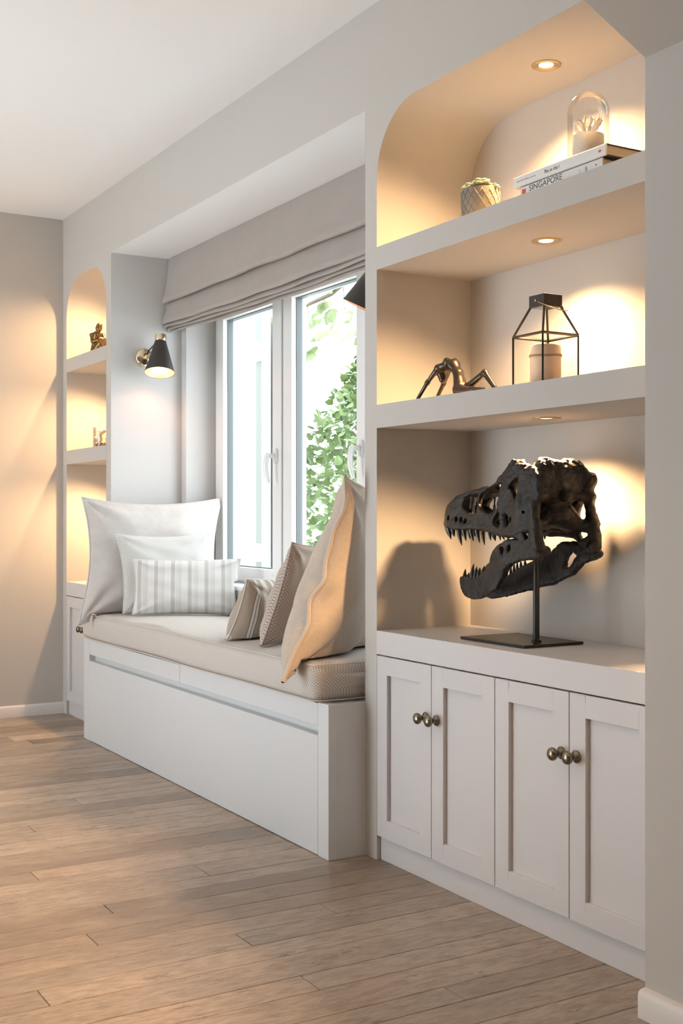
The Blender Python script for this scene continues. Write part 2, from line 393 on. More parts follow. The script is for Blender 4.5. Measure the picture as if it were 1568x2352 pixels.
def surface_nets(F, ax, h, name):
    S = F < 0
    c = np.zeros(tuple(n - 1 for n in F.shape), dtype=np.int8)
    for dx in (0, 1):
        for dy in (0, 1):
            for dz in (0, 1):
                c += S[dx:S.shape[0] - 1 + dx, dy:S.shape[1] - 1 + dy, dz:S.shape[2] - 1 + dz]
    act = (c > 0) & (c < 8); idx = np.argwhere(act); ids = np.full(act.shape, -1, dtype=np.int64); ids[act] = np.arange(len(idx))
    acc = np.zeros((len(idx), 3)); cnt = np.zeros(len(idx))
    i, j, k = idx.T
    corners = [(a, b, d) for a in (0, 1) for b in (0, 1) for d in (0, 1)]
    vals = {q: F[i + q[0], j + q[1], k + q[2]] for q in corners}
    for q in corners:
        for axn in range(3):
            if q[axn] == 0:
                q2 = list(q); q2[axn] = 1; q2 = tuple(q2)
                a = vals[q]; b = vals[q2]; cr = (a < 0) != (b < 0)
                t = np.where(cr, a / np.where(np.abs(a - b) < 1e-12, 1, a - b), 0)
                p = np.tile(np.array(q, float), (len(idx), 1)); p[:, axn] = t
                acc += np.where(cr[:, None], p, 0); cnt += cr
    P = (idx + acc / cnt[:, None]) * h + np.array([a[0] for a in ax])
    quads = []
    for axn in range(3):
        o1, o2 = [(1, 2), (2, 0), (0, 1)][axn]
        sl0 = [slice(None)] * 3; sl1 = [slice(None)] * 3; sl0[axn] = slice(0, -1); sl1[axn] = slice(1, None)
        a = S[tuple(sl0)]; b = S[tuple(sl1)]; e = np.argwhere(a != b)
        e = e[(e[:, o1] > 0) & (e[:, o2] > 0) & (e[:, o1] < F.shape[o1] - 1) & (e[:, o2] < F.shape[o2] - 1)]
        flip = a[tuple(e.T)]
        q = []
        for (u, v) in ((1, 1), (0, 1), (0, 0), (1, 0)):
            w = e.copy(); w[:, o1] -= u; w[:, o2] -= v; q.append(ids[tuple(w.T)])
        q = np.stack(q, 1); q = np.where(flip[:, None], q, q[:, ::-1]); quads.append(q[(q >= 0).all(1)])
    Q = np.concatenate(quads)
    me = bpy.data.meshes.new(name)
    me.vertices.add(len(P)); me.vertices.foreach_set('co', P.astype(np.float32).ravel())
    me.loops.add(Q.size); me.loops.foreach_set('vertex_index', Q.astype(np.int32).ravel())
    me.polygons.add(len(Q)); me.polygons.foreach_set('loop_start', np.arange(0, Q.size, 4, dtype=np.int32))
    me.update(calc_edges=True); me.validate()
    return me
def sdf_capsules(name, prims, h, k, pad=0.02):
    """prims: (a, b, ra, rb[, squash]) smooth-joined into one body"""
    pts = np.array([q for p in prims for q in (p[0], p[1])]); rm = max(max(p[2], p[3]) for p in prims)
    G, ax = make_grid(pts.min(0) - rm - pad, pts.max(0) + rm + pad, h)
    F = None
    for p in prims:
        d = sd_capsule(G, *p[:4], *(p[4:5]))
        F = d if F is None else smin(F, d, k)
    return surface_nets(F.astype(np.float32), ax, h, name)
# ================================================================== SETTING
XL, XR, YF, HC = -6.449, 1.5, -5.0, 2.73          # left wall, far right wall, front wall, ceiling height
NR0, NR1, NL0, NL1 = -3.197, -1.985, -6.387, -5.743  # right and left niches
RC0, RC1, ZRC = -5.672, -3.266, 2.403              # window recess
ND, ZT, RAD = 0.37, 2.378, 0.215

fl = structure(MB().box(XL - .1, XR + .1, YF - .1, 0.06, -0.08, -0.013).build('floor', 'underfloor'))
def plank_mesh(x0, x1, y0, y1):
    g, t, c = 0.0008, -0.013, 0.0014
    x0 += g; x1 -= g; y0 += g; y1 -= g
    m = MB()
    r = lambda d, z: [(x0 + d, y0 + d, z), (x1 - d, y0 + d, z), (x1 - d, y1 - d, z), (x0 + d, y1 - d, z)]
    dz = random.uniform(-0.0006, 0.0)
    v = r(0, t) + r(0, -c + dz) + r(c, dz)
    f = [(3, 2, 1, 0), (8, 9, 10, 11)]
    for b in (0, 4):
        f += [(b + i, b + (i + 1) % 4, b + 4 + (i + 1) % 4, b + 4 + i) for i in range(4)]
    m.add(v, f); return m
seams = [-2.822, -2.719, -2.617, -2.487, -2.389, -2.258, -2.171, -2.06, -1.95]
xs = [-2.822]
while xs[0] > XL: xs.insert(0, xs[0] - random.choice([.088, .1, .1, .115, .13]))
xs[0] = XL
xs += seams[1:]
while xs[-1] < XR: xs.append(xs[-1] + random.choice([.1, .115, .13, .13]))
xs[-1] = XR
for a, b in zip(xs[:-1], xs[1:]):
    y = 0.05; first = True
    near = a < -1.2
    while y > YF:
        L = random.uniform(0.35, 1.5) if (first and near) else random.uniform(1.0, 1.9) if near and y > -2.2 else random.uniform(2.2, 3.0)
        y1 = max(YF, y - L)
        if y1 - YF < 0.5: y1 = YF
        plank_mesh(a, b, y1, y).build('plank', 'wood', fl); y = y1; first = False

structure(MB().box(XL - .1, XR + .1, YF - .1, 0.65, HC, HC + .1).build('ceiling', 'ceiling'))
structure(MB().box(XL - .1, XL, YF - .1, 0.65, -.08, HC).build('wall_left', 'wall'))
structure(MB().box(XR, XR + .1, YF - .1, 0.4, -.08, HC).build('wall_far_right', 'wall'))
wf = MB()
for x0, x1 in ((XL, -5.9), (-3.9, XR)): wf.box(x0, x1, YF - .1, YF, -.08, 2.35)
wf.box(XL, XR, YF - .1, YF, 2.35, HC)
structure(wf.build('wall_front', 'wall'))
structure(MB().box(-16, 8, -16, YF - .1, -.2, -.1).build('bounce_ground', 'gravel'))  # unseen ground, added to bounce sunlight up to the ceiling

wb = MB()
def arch(x0, x1):
    pts = [(x0, HC)]
    pts += [(x0 + RAD - RAD * math.cos(t), ZT - RAD + RAD * math.sin(t)) for t in np.linspace(0, math.pi / 2, 17)]
    pts += [(x1 - RAD + RAD * math.sin(t), ZT - RAD + RAD * math.cos(t)) for t in np.linspace(0, math.pi / 2, 17)]
    pts += [(x1, HC)]
    return pts
wb.box(XL, NL0, 0, ND, 0, HC).box(NL1, RC0, 0, ND, 0, HC).box(RC1, NR0, 0, ND, 0, HC).box(NR1, XR, 0, ND, -.013, HC)
wb.box(RC0, RC1, 0, ND, ZRC, HC)
wb.box(XL, RC0, ND, .62, 0, HC).box(RC1, XR, ND, .62, 0, HC)
wb.box(RC0, -5.615, .38, .62, 0, HC).box(-3.323, RC1, .38, .62, 0, HC).box(-5.615, -3.323, .38, .62, 0, .742).box(-5.615, -3.323, .38, .62, 2.17, HC)
wb.prism(arch(NR0, NR1), 0, ND, 'y'); wb.prism(arch(NL0, NL1), 0, ND, 'y')
structure(wb.build('wall_back', 'wall', smooth=True, angle=25))
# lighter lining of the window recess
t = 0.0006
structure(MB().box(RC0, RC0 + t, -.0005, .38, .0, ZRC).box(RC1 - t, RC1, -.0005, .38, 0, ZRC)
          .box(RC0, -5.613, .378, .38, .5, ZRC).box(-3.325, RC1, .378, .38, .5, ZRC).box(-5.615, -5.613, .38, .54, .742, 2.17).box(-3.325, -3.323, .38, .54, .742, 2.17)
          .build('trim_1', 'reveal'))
structure(MB().box(RC0 + t, RC1 - t, -.0005, .378, ZRC - t, ZRC).build('trim_3', 'soffit'))
# pier and sloping soffit of the opening at the right
structure(MB().prism([(0, -.013), (-.12, -.013), (-.12, 2.102), (-1.40, HC), (0, HC)], -1.905, -0.35, 'x').build('wall_right', 'wall'))
def skirt(name, poly, a0, a1, axis): structure(MB().prism(poly, a0, a1, axis).build(name, 'skirting', smooth=True, angle=50))
skirt('baseboard_right', [(-.12, 0), (-.142, 0), (-.142, .05), (-.139, .057), (-.133, .061), (-.12, .063)], -1.905, -.35, 'x')
skirt('baseboard_left', [(XL, 0), (XL + .016, 0), (XL + .016, .052), (XL + .012, .059), (XL, .062)], YF, 0, 'y')
# window sill board
structure(MB().box(-5.613, -3.325, .379, .56, .742, .762).build('trim_2', 'pvc', bevel=.004))

# ================================================================== WINDOW (three casements)
YW = 0.54
win = bpy.data.objects.new('window_1', None); COL.objects.link(win); win.location = (-4.469, .57, .762); structure(win)
wf_ = MB()
wf_.box(-5.613, -5.575, YW, .61, .762, 2.168).box(-3.363, -3.325, YW, .61, .762, 2.168).box(-5.575, -3.363, YW, .61, .762, .79).box(-5.575, -3.363, YW, .61, 2.135, 2.168)
for xm in (-4.847, -4.091): wf_.box(xm - .02, xm + .02, YW + .012, .61, .79, 2.135)
wf_.build('window_frame', 'pvc', win, bevel=.003)
for a, b in ((-5.572, -4.856), (-4.838, -4.100), (-4.082, -3.366)):
    s = 0.082; z0, z1 = .775, 2.15; y0, y1 = YW - .014, .605
    fr = MB().box(a, a + s, y0, y1, z0, z1).box(b - s, b, y0, y1, z0, z1).box(a + s, b - s, y0, y1, z0, z0 + .065).box(a + s, b - s, y0, y1, z1 - .065, z1)
    sash = fr.build('sash', 'pvc', win, bevel=.004)
    zi0, zi1, xi0, xi1 = z0 + .065, z1 - .065, a + s, b - s
    MB().box(xi0, xi0 + .004, .552, .582, zi0, zi1).box(xi1 - .004, xi1, .552, .582, zi0, zi1).box(xi0, xi1, .552, .582, zi0, zi0 + .004).box(xi0, xi1, .552, .582, zi1 - .004, zi1).build('gasket', 'gasket', sash)
    MB().add([(xi0, .572, zi0), (xi1, .572, zi0), (xi1, .572, zi1), (xi0, .572, zi1)], [(0, 1, 2, 3)]).build('pane', 'pane', sash)
    hx, hz = b - .041, 1.37
    h = MB()
    h.prism([(hx + .016 * math.cos(q), hz + (.018 if math.sin(q) > 0 else -.018) + .016 * math.sin(q)) for q in np.linspace(0, 2 * math.pi, 20, endpoint=False)], y0 - .011, y0, 'y')
    h.tube([(hx, y0 - .008, hz), (hx, y0 - .045, hz)], .011, 12)
    pts = [(hx + .002, y0 - .042, hz + .012), (hx - .002, y0 - .05, hz), (hx - .004, y0 - .056, hz - .03), (hx - .003, y0 - .056, hz - .07), (hx + .002, y0 - .05, hz - .105), (hx + .005, y0 - .045, hz - .125)]
    h.tube(pts, [.011, .0125, .0115, .011, .010, .008], 12)
    h.build('window_handle', 'handle', sash, smooth=True, angle=50)

# ================================================================== JOINERY
def shelf(x0, x1, z0, z1, label):
    o = MB().box(x0, x1, -.0008, ND, z0, z1).build('niche_shelf', 'wall'); tag(o, label, 'shelf', 'built-in niche shelves'); return o
shelf(NR0, NR1, 1.878, 1.95, 'thick greige shelf in the large niche carrying books and glass dome')
shelf(NR0, NR1, 1.374, 1.448, 'thick greige shelf in the large niche carrying lantern and reclining figure')
shelf(NL0, NL1, 1.878, 1.95, 'narrow greige shelf in the far niche carrying the seated figurine')
shelf(NL0, NL1, 1.374, 1.448, 'narrow greige shelf in the far niche carrying the glass of shells')

def knob(x, z, parent):
    pr = [(0.0, .001), (.0155, 0), (.0165, -.003), (.0135, -.006), (.0085, -.008), (.0065, -.012), (.0068, -.017), (.011, -.021), (.0158, -.026), (.0172, -.031), (.0158, -.036), (.010, -.040), (.0, -.0415)]
    MB().lathe([(r, y) for r, y in pr], 24, (x, -.0005, z), 'y').build('knob', 'knob', parent, smooth=True)
def door(x0, x1, kx, cab):
    g = .0016; x0 += g; x1 -= g; z0, z1 = .0785, .6508; s = .058; y0, y1, yp = -.0005, .021, .012
    d = MB().box(x0, x0 + s, y0, y1, z0, z1).box(x1 - s, x1, y0, y1, z0, z1).box(x0 + s, x1 - s, y0, y1, z1 - s, z1).box(x0 + s, x1 - s, y0, y1, z0, z0 + s).build('door', 'joinery', cab, bevel=.0012)
    MB().box(x0 + s - .003, x1 - s + .003, yp, y1 - .001, z0 + s - .003, z1 - s + .003).build('door_panel', 'joinery', d)
    knob(kx, .493, d)
def cabinet(x0, x1, n, label, slab_label):
    c = thing('base_cabinet', label, 'cabinet', ((x0 + x1) / 2, .18, 0))
    MB().box(x0 + .001, x1 - .001, .040, ND - .002, .07, .6535).build('carcass', 'joinery', c)
    MB().box(x0 + .001, x1 - .001, .014, .040, 0.0, .0755).build('plinth', 'joinery', c, bevel=.001)
    w = (x1 - x0) / n
    for i in range(n):
        a, b = x0 + i * w, x0 + (i + 1) * w
        door(a, b, b - .028 if i % 2 == 0 else a + .028, c)
    s = MB().box(x0, x1, -.0008, ND, .6548, .73).build('counter_slab', 'joinery', bevel=.0015); tag(s, slab_label, 'countertop')
cabinet(NR0, NR1, 4, 'greige four-door shaker cabinet with antique brass knobs below the skull', 'thick greige counter slab under the dinosaur skull stand')
cabinet(NL0, NL1, 2, 'greige two-door shaker cabinet in the far corner behind the window seat', 'thick greige counter slab in the far niche behind the plush pillow')

# recessed downlights
def downlight(x, y, z, label, energy):
    o = thing('downlight', label, 'downlight', (x, y, z), 'recessed niche downlights')
    MB().lathe([(.041, z), (.041, z - .003), (.038, z - .0045), (.034, z - .0042), (.024, z - .0016), (.021, z - .0008)], 40, (x, y, 0), caps=False).build('trim_ring', 'trimring', o, smooth=True, angle=40)
    MB().lathe([(0, z - .0010), (.0205, z - .0010), (.0212, z - .0005)], 32, (x, y, 0)).build('lens', 'lens', o)
    l = lamp('downlight_lamp', 'SPOT', (x, y, z - .008), energy, spot_size=math.radians(152), spot_blend=.9, shadow_soft_size=.022); l.rotation_euler = (math.radians(-16), 0, 0)
    # beam shaped to even out hot spots: weaker straight down, stronger sideways
    l.data.use_nodes = True; nt = l.data.node_tree; em = nt.nodes['Emission']
    sp = nd(nt, 'ShaderNodeSeparateXYZ'); lk(nt, nd(nt, 'ShaderNodeTexCoord').outputs['Normal'], sp.inputs[0])
    mr = nd(nt, 'ShaderNodeMapRange'); mr.inputs['From Min'].default_value = .90; mr.inputs['From Max'].default_value = .45; mr.inputs['To Min'].default_value = .75; mr.inputs['To Max'].default_value = 1.25
    lk(nt, math_n(nt, 'ABSOLUTE', sp.outputs[2]), mr.inputs['Value']); lk(nt, mr.outputs[0], em.inputs['Strength'])
for z, nm, e in ((ZT, 'in the arched top of the large niche', 185.0), (1.878, 'under the book shelf of the large niche', 180.0), (1.374, 'above the dinosaur skull', 180.0)):
    downlight(-2.612, .20, z, 'round brass rimmed downlight ' + nm, e)
for z, nm, e in ((ZT, 'in the arched top of the far narrow niche', 88.0), (1.878, 'above the glass of shells in the far niche', 88.0), (1.374, 'in the lowest bay of the far narrow niche', 88.0)):
    downlight(-6.065, .20, z, 'round brass rimmed downlight ' + nm, e)

# ================================================================== WINDOW SEAT
B0, B1, BF, BT = -5.670, -3.262, -.14, .495
bench = thing('window_bench', 'pale built-in window seat bench with a recessed finger groove along its front', 'bench', (-4.466, .1, 0))
MB().box(B0 + .002, B1 - .002, BF + .03, .376, 0, BT - .003).build('carcass', 'bench', bench)
MB().box(B0, B0 + .082, BF, BF + .03, 0, BT).build('side_stile', 'bench', bench, bevel=.0015)
MB().box(B1 - .068, B1, BF, BF + .03, 0, BT).build('side_stile', 'bench', bench, bevel=.0015)
MB().box(B0 + .0835, B1 - .0695, BF, BF + .0295, .002, .388).build('front_panel', 'bench', bench, bevel=.0015)
xm = -4.469
MB().box(B0 + .0835, xm - .0015, BF + .0005, BF + .0295, .419, BT - .004).build('drawer_front', 'bench', bench, bevel=.0012)
MB().box(xm + .0015, B1 - .0695, BF + .0005, BF + .0295, .419, BT - .004).build('drawer_front', 'bench', bench, bevel=.0012)

def uvgrid_mesh(name, P, UV, mat, parent=None, smooth=True, closed=False):
    nv, nu = P.shape[:2]
    m = MB(); m.v = [tuple(q) for q in P.reshape(-1, 3)]; m.uv = UV.reshape(-1, 2)
    m.f = [(j * nu + i, j * nu + (i + 1), (j + 1) * nu + i + 1, (j + 1) * nu + i) for j in range(nv - 1) for i in range(nu - 1)]
    return m.build(name, mat, parent, smooth)

# seat cushion: rounded box whose section runs along x
def cushion():
    c = thing('seat_cushion', 'long thick seat cushion in beige lattice weave on the window bench', 'cushion', (-4.47, .1, BT))
    x0, x1, y0, y1, z0, z1, r = -5.652, -3.30, -.168, .372, BT + .001, BT + .128, .038
    prof = []
    for (cy, cz, a0) in ((y1 - r, z1 - r, 0), (y0 + r, z1 - r, 90), (y0 + r, z0 + r * .8, 180), (y1 - r, z0 + r * .8, 270)):
        for q in np.linspace(0, 90, 7):
            t_ = math.radians(a0 + q); rr = r if a0 < 180 else r * .8
            prof.append((cy + rr * math.cos(t_), cz + rr * math.sin(t_)))
    prof.append(prof[0]); prof = np.array(prof)
    pp = []
    for i in range(len(prof) - 1):
        n = max(1, int(np.linalg.norm(prof[i + 1] - prof[i]) / .03)); pp += [prof[i] + (prof[i + 1] - prof[i]) * k / n for k in range(n)]
    pp.append(prof[0]); pp = np.array(pp); L = np.r_[0, np.cumsum(np.linalg.norm(np.diff(pp, axis=0), axis=1))]
    cen = np.array([(y0 + y1) / 2, (z0 + z1) / 2])
    xsn = [x0 + r - r * math.cos(q) for q in np.linspace(0, math.pi / 2, 7)]; xin = [1 - math.cos(math.asin(min(1, (r - (x - x0)) / r))) for x in xsn]
    xs_ = xsn + list(np.linspace(x0 + r, x1 - r, 60)[1:-1]) + [x1 - r + r * math.sin(q) for q in np.linspace(0, math.pi / 2, 7)]
    P, U = [], []
    for x in xs_:
        e = max(0, (x0 + r - x) / r, (x - x1 + r) / r); inset = r * (1 - math.sqrt(max(0, 1 - e * e)))
        q = pp.copy(); d = q - cen
        half = np.array([(y1 - y0) / 2, (z1 - z0) / 2]); q = cen + d * (1 - inset / half)
        top = q[:, 1] > z1 - r * .6
        cr = .012 * np.sin(np.pi * np.clip((x - x0) / (x1 - x0), 0, 1)) ** .5 * np.sin(np.pi * np.clip((q[:, 0] - y0) / (y1 - y0), 0, 1))
        q[:, 1] += np.where(top, cr, 0)
        q[:, 0] += np.where(q[:, 0] < y0 + r, -.006 * np.sin(3.1 * x + 1.0) - .004 * np.sin(7 * x), 0)
        ux = x0 + r - r * math.acos(min(1, max(-1, (x - x0) / r))) * 0 - (r * math.asin(min(1, max(0, (x0 + r - x) / r))) if x < x0 + r else 0) if x < x0 + r else (x1 - r + r * math.asin(min(1, (x - x1 + r) / r)) if x > x1 - r else x)
        P.append(np.c_[np.full(len(q), x), q]); U.append(np.c_[np.full(len(q), ux), L])
    P = np.array(P); U = np.array(U)
    uvgrid_mesh('cushion_body', P, U, 'cushion', c)
    for end, xx in ((0, x0), (-1, x1)):
        ring = P[end]; cc = ring.mean(0); rings = np.array([ring + (cc - ring) * k for k in np.linspace(0, 1, 8)])
        rings[..., 0] += (1 if end == -1 else -1) * .012 * np.sin(np.linspace(0, np.pi / 2, 8))[:, None]
        uvgrid_mesh('cushion_end', rings if end == 0 else rings[:, ::-1], rings[..., 1:] if end == 0 else rings[:, ::-1, 1:], 'cushion', c)
    for zz, yy in ((z1 - .006, y0 + .006), (z0 + .006, y0 + .005)):
        pts = [(x, yy - .006 * math.sin(3.1 * x + 1) - .004 * math.sin(7 * x) + .0, zz) for x in np.linspace(x0 + .02, x1 - .02, 60)] + [(x1 - .004, y0 + .03, zz)] + [(x1 + .001, y, zz) for y in np.linspace(y0 + .05, y1 - .05, 12)]
        MB().tube(pts, .0026, 6).build('piping', 'pipe_lattice', c, smooth=True)
cushion()

def pillow(name, label, group, w, h, t, P0, A, B, mat, seed=0, pinch=.07, n=40, uvrot=False, wrinkle=.012, sag=.2, pipe=None, pr=.004, wav=None, droop=0, front=1.0, back=1.0, bend=None):
    A = Vector(A).normalized(); B = Vector(B).normalized(); N = A.cross(B).normalized(); P0 = Vector(P0)
    root = thing(name, label, 'pillow', P0 + A * w / 2, group)
    u = np.linspace(-1, 1, n); u = np.sign(u) * (1 - (1 - np.abs(u)) ** 1.35); U, V = np.meshgrid(u, u)
    x = w / 2 * U * (1 - pinch * (1 - V ** 2) * np.abs(U)); y = h / 2 * V * (1 - pinch * (1 - U ** 2) * np.abs(V) * np.where(V < 0, .2, 1))
    prof = ((1 - np.abs(U) ** 2.5) * (1 - np.abs(V) ** 2.5)) ** .52
    prof = prof * (1 - sag * V)
    rg = np.random.default_rng(seed); wr = 0
    for i in range(7):
        th = rg.uniform(0, math.pi); f = rg.uniform(5, 13); ph = rg.uniform(0, 6.3)
        wr = wr + np.sin(f * (U * math.cos(th) + V * math.sin(th)) + ph + 1.5 * np.sin(2.3 * U * math.sin(th) + 2 * V + ph)) / 7
    edge = np.clip(np.minimum(1 - np.abs(U), 1 - np.abs(V)) * 6, 0, 1)
    # gathers radiating from the corners
    gth = 0
    for su in (-1, 1):
        for sv in (-1, 1):
            d = np.hypot(U - su, V - sv); an = np.arctan2(np.abs(V - sv), np.abs(U - su)); gth = gth + np.exp(-(d / .55) ** 2) * np.sin(an * 9 + seed) * .8
    surf = {}
    for sgn, k in ((1, front), (-1, back)):
        z = sgn * t * k * prof + (wr * 1.4 + gth) * wrinkle * edge
        surf[sgn] = z
    off = np.zeros_like(U)
    if wav is not None: off = wav * (np.sin(np.arctan2(V, U) * 11 + seed) * .6 + np.sin(np.arctan2(V, U) * 17 + 2 * seed) * .4) * np.clip((np.maximum(np.abs(U), np.abs(V)) - .82) / .18, 0, 1)
    def place(z, sgn_=0):
        zz = z + off
        yy = y.copy()
        if droop: yy = yy - droop * np.clip((-V - .6) / .4, 0, 1) ** 2 * np.clip((-U - .3) / .7, 0, 1) ** 2
        if bend is not None: zz = zz + bend * (1 - V ** 2)
        P = np.zeros(U.shape + (3,))
        for i in range(3): P[..., i] = P0[i] + A[i] * (x + w / 2) + B[i] * (yy + h / 2) + N[i] * zz
        # the filling gives way where the pillow presses on the seat, the reveals and the window wall
        yv = P[..., 1]; crown = .012 * np.sqrt(np.sin(np.pi * np.clip((P[..., 0] + 5.652) / 2.352, 0, 1))) * np.sin(np.pi * np.clip((yv + .168) / .54, 0, 1))
        seat = np.where(yv > -.190, BT + .128 + crown + .0075, 0)
        P[..., 2] = np.where(P[..., 2] < seat, seat + .0015 * sgn_, P[..., 2])
        P[..., 0] = np.where((P[..., 0] > -3.276) & (yv > -.03), -3.276, P[..., 0])
        P[..., 0] = np.where((P[..., 0] < -5.660), -5.660, P[..., 0])
        P[..., 1] = np.minimum(P[..., 1], np.where(P[..., 2] < .79, .368, .512))
        return P
    UV = np.stack([y + h / 2, x + w / 2] if uvrot else [x + w / 2, y + h / 2], -1)
    Pf, Pb = place(surf[1], 1), place(surf[-1], 0)
    uvgrid_mesh('pillow_front', Pf, UV, mat, root)
    uvgrid_mesh('pillow_back', Pb[:, ::-1], UV[:, ::-1], mat, root)
    ring = np.concatenate([Pf[0, :-1], Pf[:-1, -1], Pf[-1, :0:-1], Pf[:0:-1, 0]])
    ring = np.concatenate([ring, ring[:1]])
    m = MB().tube([tuple(q) for q in ring], pr, 6, cap=False); m.build('piping', pipe or mat, root, smooth=True)
    return root
GP = 'pillows on the window seat'
ZC = BT + .131
pillow('scatter_pillow', 'largest cream plush pillow at the far end of the window seat', GP, .72, .575, .105, (-5.455, -.235, ZC - .012), (.05, 1, 0), (-.16, .08, 1), 'plush', 3, .13, 48, wrinkle=.016, pr=.0055, droop=.035, back=.55, front=1.0, pipe='pipe_plush', sag=.3)
pillow('scatter_pillow', 'white waffle-weave pillow between the plush pillow and a striped one', GP, .455, .385, .06, (-5.29, -.08, ZC + .004), (.12, 1, 0), (-.24, 0, 1), 'waffle', 5, .09, 40, wrinkle=.007, pr=.003, back=.35, pipe='pipe_white')
pillow('scatter_pillow', 'white oblong pillow with beige ticking stripes in front of the waffle pillow', GP, .50, .262, .07, (-5.205, -.065, ZC + .008), (.40, .92, 0), (-.22, .10, 1), 'stripe', 8, .06, 40, wrinkle=.007, pr=.003, back=.4, pipe='pipe_white')
pillow('scatter_pillow', 'beige linen pillow with a wavy seam, tallest at the near end of the seat', GP, .60, .655, .14, (-3.365, -.236, ZC - .03), (-.58, .81, 0), (.098, .168, .62), 'linen', 11, .15, 56, wrinkle=.015, pr=.0065, wav=.013, droop=.035, back=.84, front=.7, pipe='pipe_linen', sag=.35)
pillow('scatter_pillow', 'brown lattice pillow squeezed between the linen pillow and a striped one', GP, .42, .405, .10, (-3.765, -.128, ZC), (-.54, .84, 0), (.37, .14, 1), 'cushion2', 14, .10, 44, wrinkle=.008, pr=.003, back=.8, front=.40, pipe='pipe_brown', sag=.3)
pillow('scatter_pillow', 'tan striped oblong pillow leaning on the brown lattice pillow', GP, .46, .265, .10, (-4.03, -.140, ZC - .006), (-.48, .88, 0), (.42, .16, 1), 'stripe2', 17, .08, 44, wrinkle=.009, pr=.003, back=.8, pipe='pipe_white', sag=.3)

# ================================================================== ROMAN BLIND
blind = thing('roman_blind', 'taupe linen roman blind drawn up at the top of the window', 'blind', (-4.469, .31, 2.40))
X0, X1 = -5.664, -3.274
def fold(name, prof, sagf=0.0, flare=0.0, nx=90, seed=1):
    prof = np.array(prof); nv = len(prof)
    L = np.r_[0, np.cumsum(np.linalg.norm(np.diff(prof, axis=0), axis=1))]
    tt = np.linspace(0, L[-1], 3 * nv); pr = np.c_[np.interp(tt, L, prof[:, 0]), np.interp(tt, L, prof[:, 1])]
    for _ in range(2): pr[1:-1] = .25 * pr[:-2] + .5 * pr[1:-1] + .25 * pr[2:]
    P = np.zeros((len(pr), nx, 3)); U = np.zeros((len(pr), nx, 2)); rg = np.random.default_rng(seed); ph = rg.uniform(0, 6, 4)
    for i, x in enumerate(np.linspace(X0, X1, nx)):
        s = (x - X0) / (X1 - X0); k = np.clip(np.linspace(0, 1, len(pr)) * 2, 0, 1)
        wv = (.003 * math.sin(9 * s + ph[0]) + .002 * math.sin(23 * s + ph[1]) + .0015 * math.sin(41 * s + ph[2])) * k
        sag = -sagf * math.sin(math.pi * s) * k + .002 * math.sin(30 * s + ph[3]) * k
        P[:, i, 0] = x; P[:, i, 1] = pr[:, 0] + wv; P[:, i, 2] = pr[:, 1] + sag; U[:, i, 0] = x; U[:, i, 1] = tt
    return uvgrid_mesh(name, P, U, 'blind', blind)
fold('upper_fold', [(.304, 2.400), (.298, 2.36), (.288, 2.28), (.274, 2.215), (.262, 2.185), (.262, 2.168), (.272, 2.163), (.288, 2.172), (.304, 2.20), (.312, 2.25)], .004, seed=2)
fold('lower_fold', [(.312, 2.26), (.304, 2.20), (.292, 2.14), (.276, 2.095), (.266, 2.075), (.267, 2.062), (.277, 2.06), (.29, 2.07), (.308, 2.10), (.316, 2.14)], .012, seed=4)
for i in range(3):
    dy, dz = .011 * i, -.0125 * i
    fold('hem_fold', [(.31 + dy * .3, 2.12), (.298 + dy, 2.075 + dz), (.281 + dy, 2.056 + dz), (.279 + dy, 2.047 + dz), (.286 + dy, 2.045 + dz), (.300 + dy * .6, 2.06 + dz), (.315 + dy * .2, 2.11)], .017 + .003 * i, seed=7 + i)
MB().box(X0, X1, .312, .345, 2.375, 2.4008).build('headrail', 'pvc', blind)

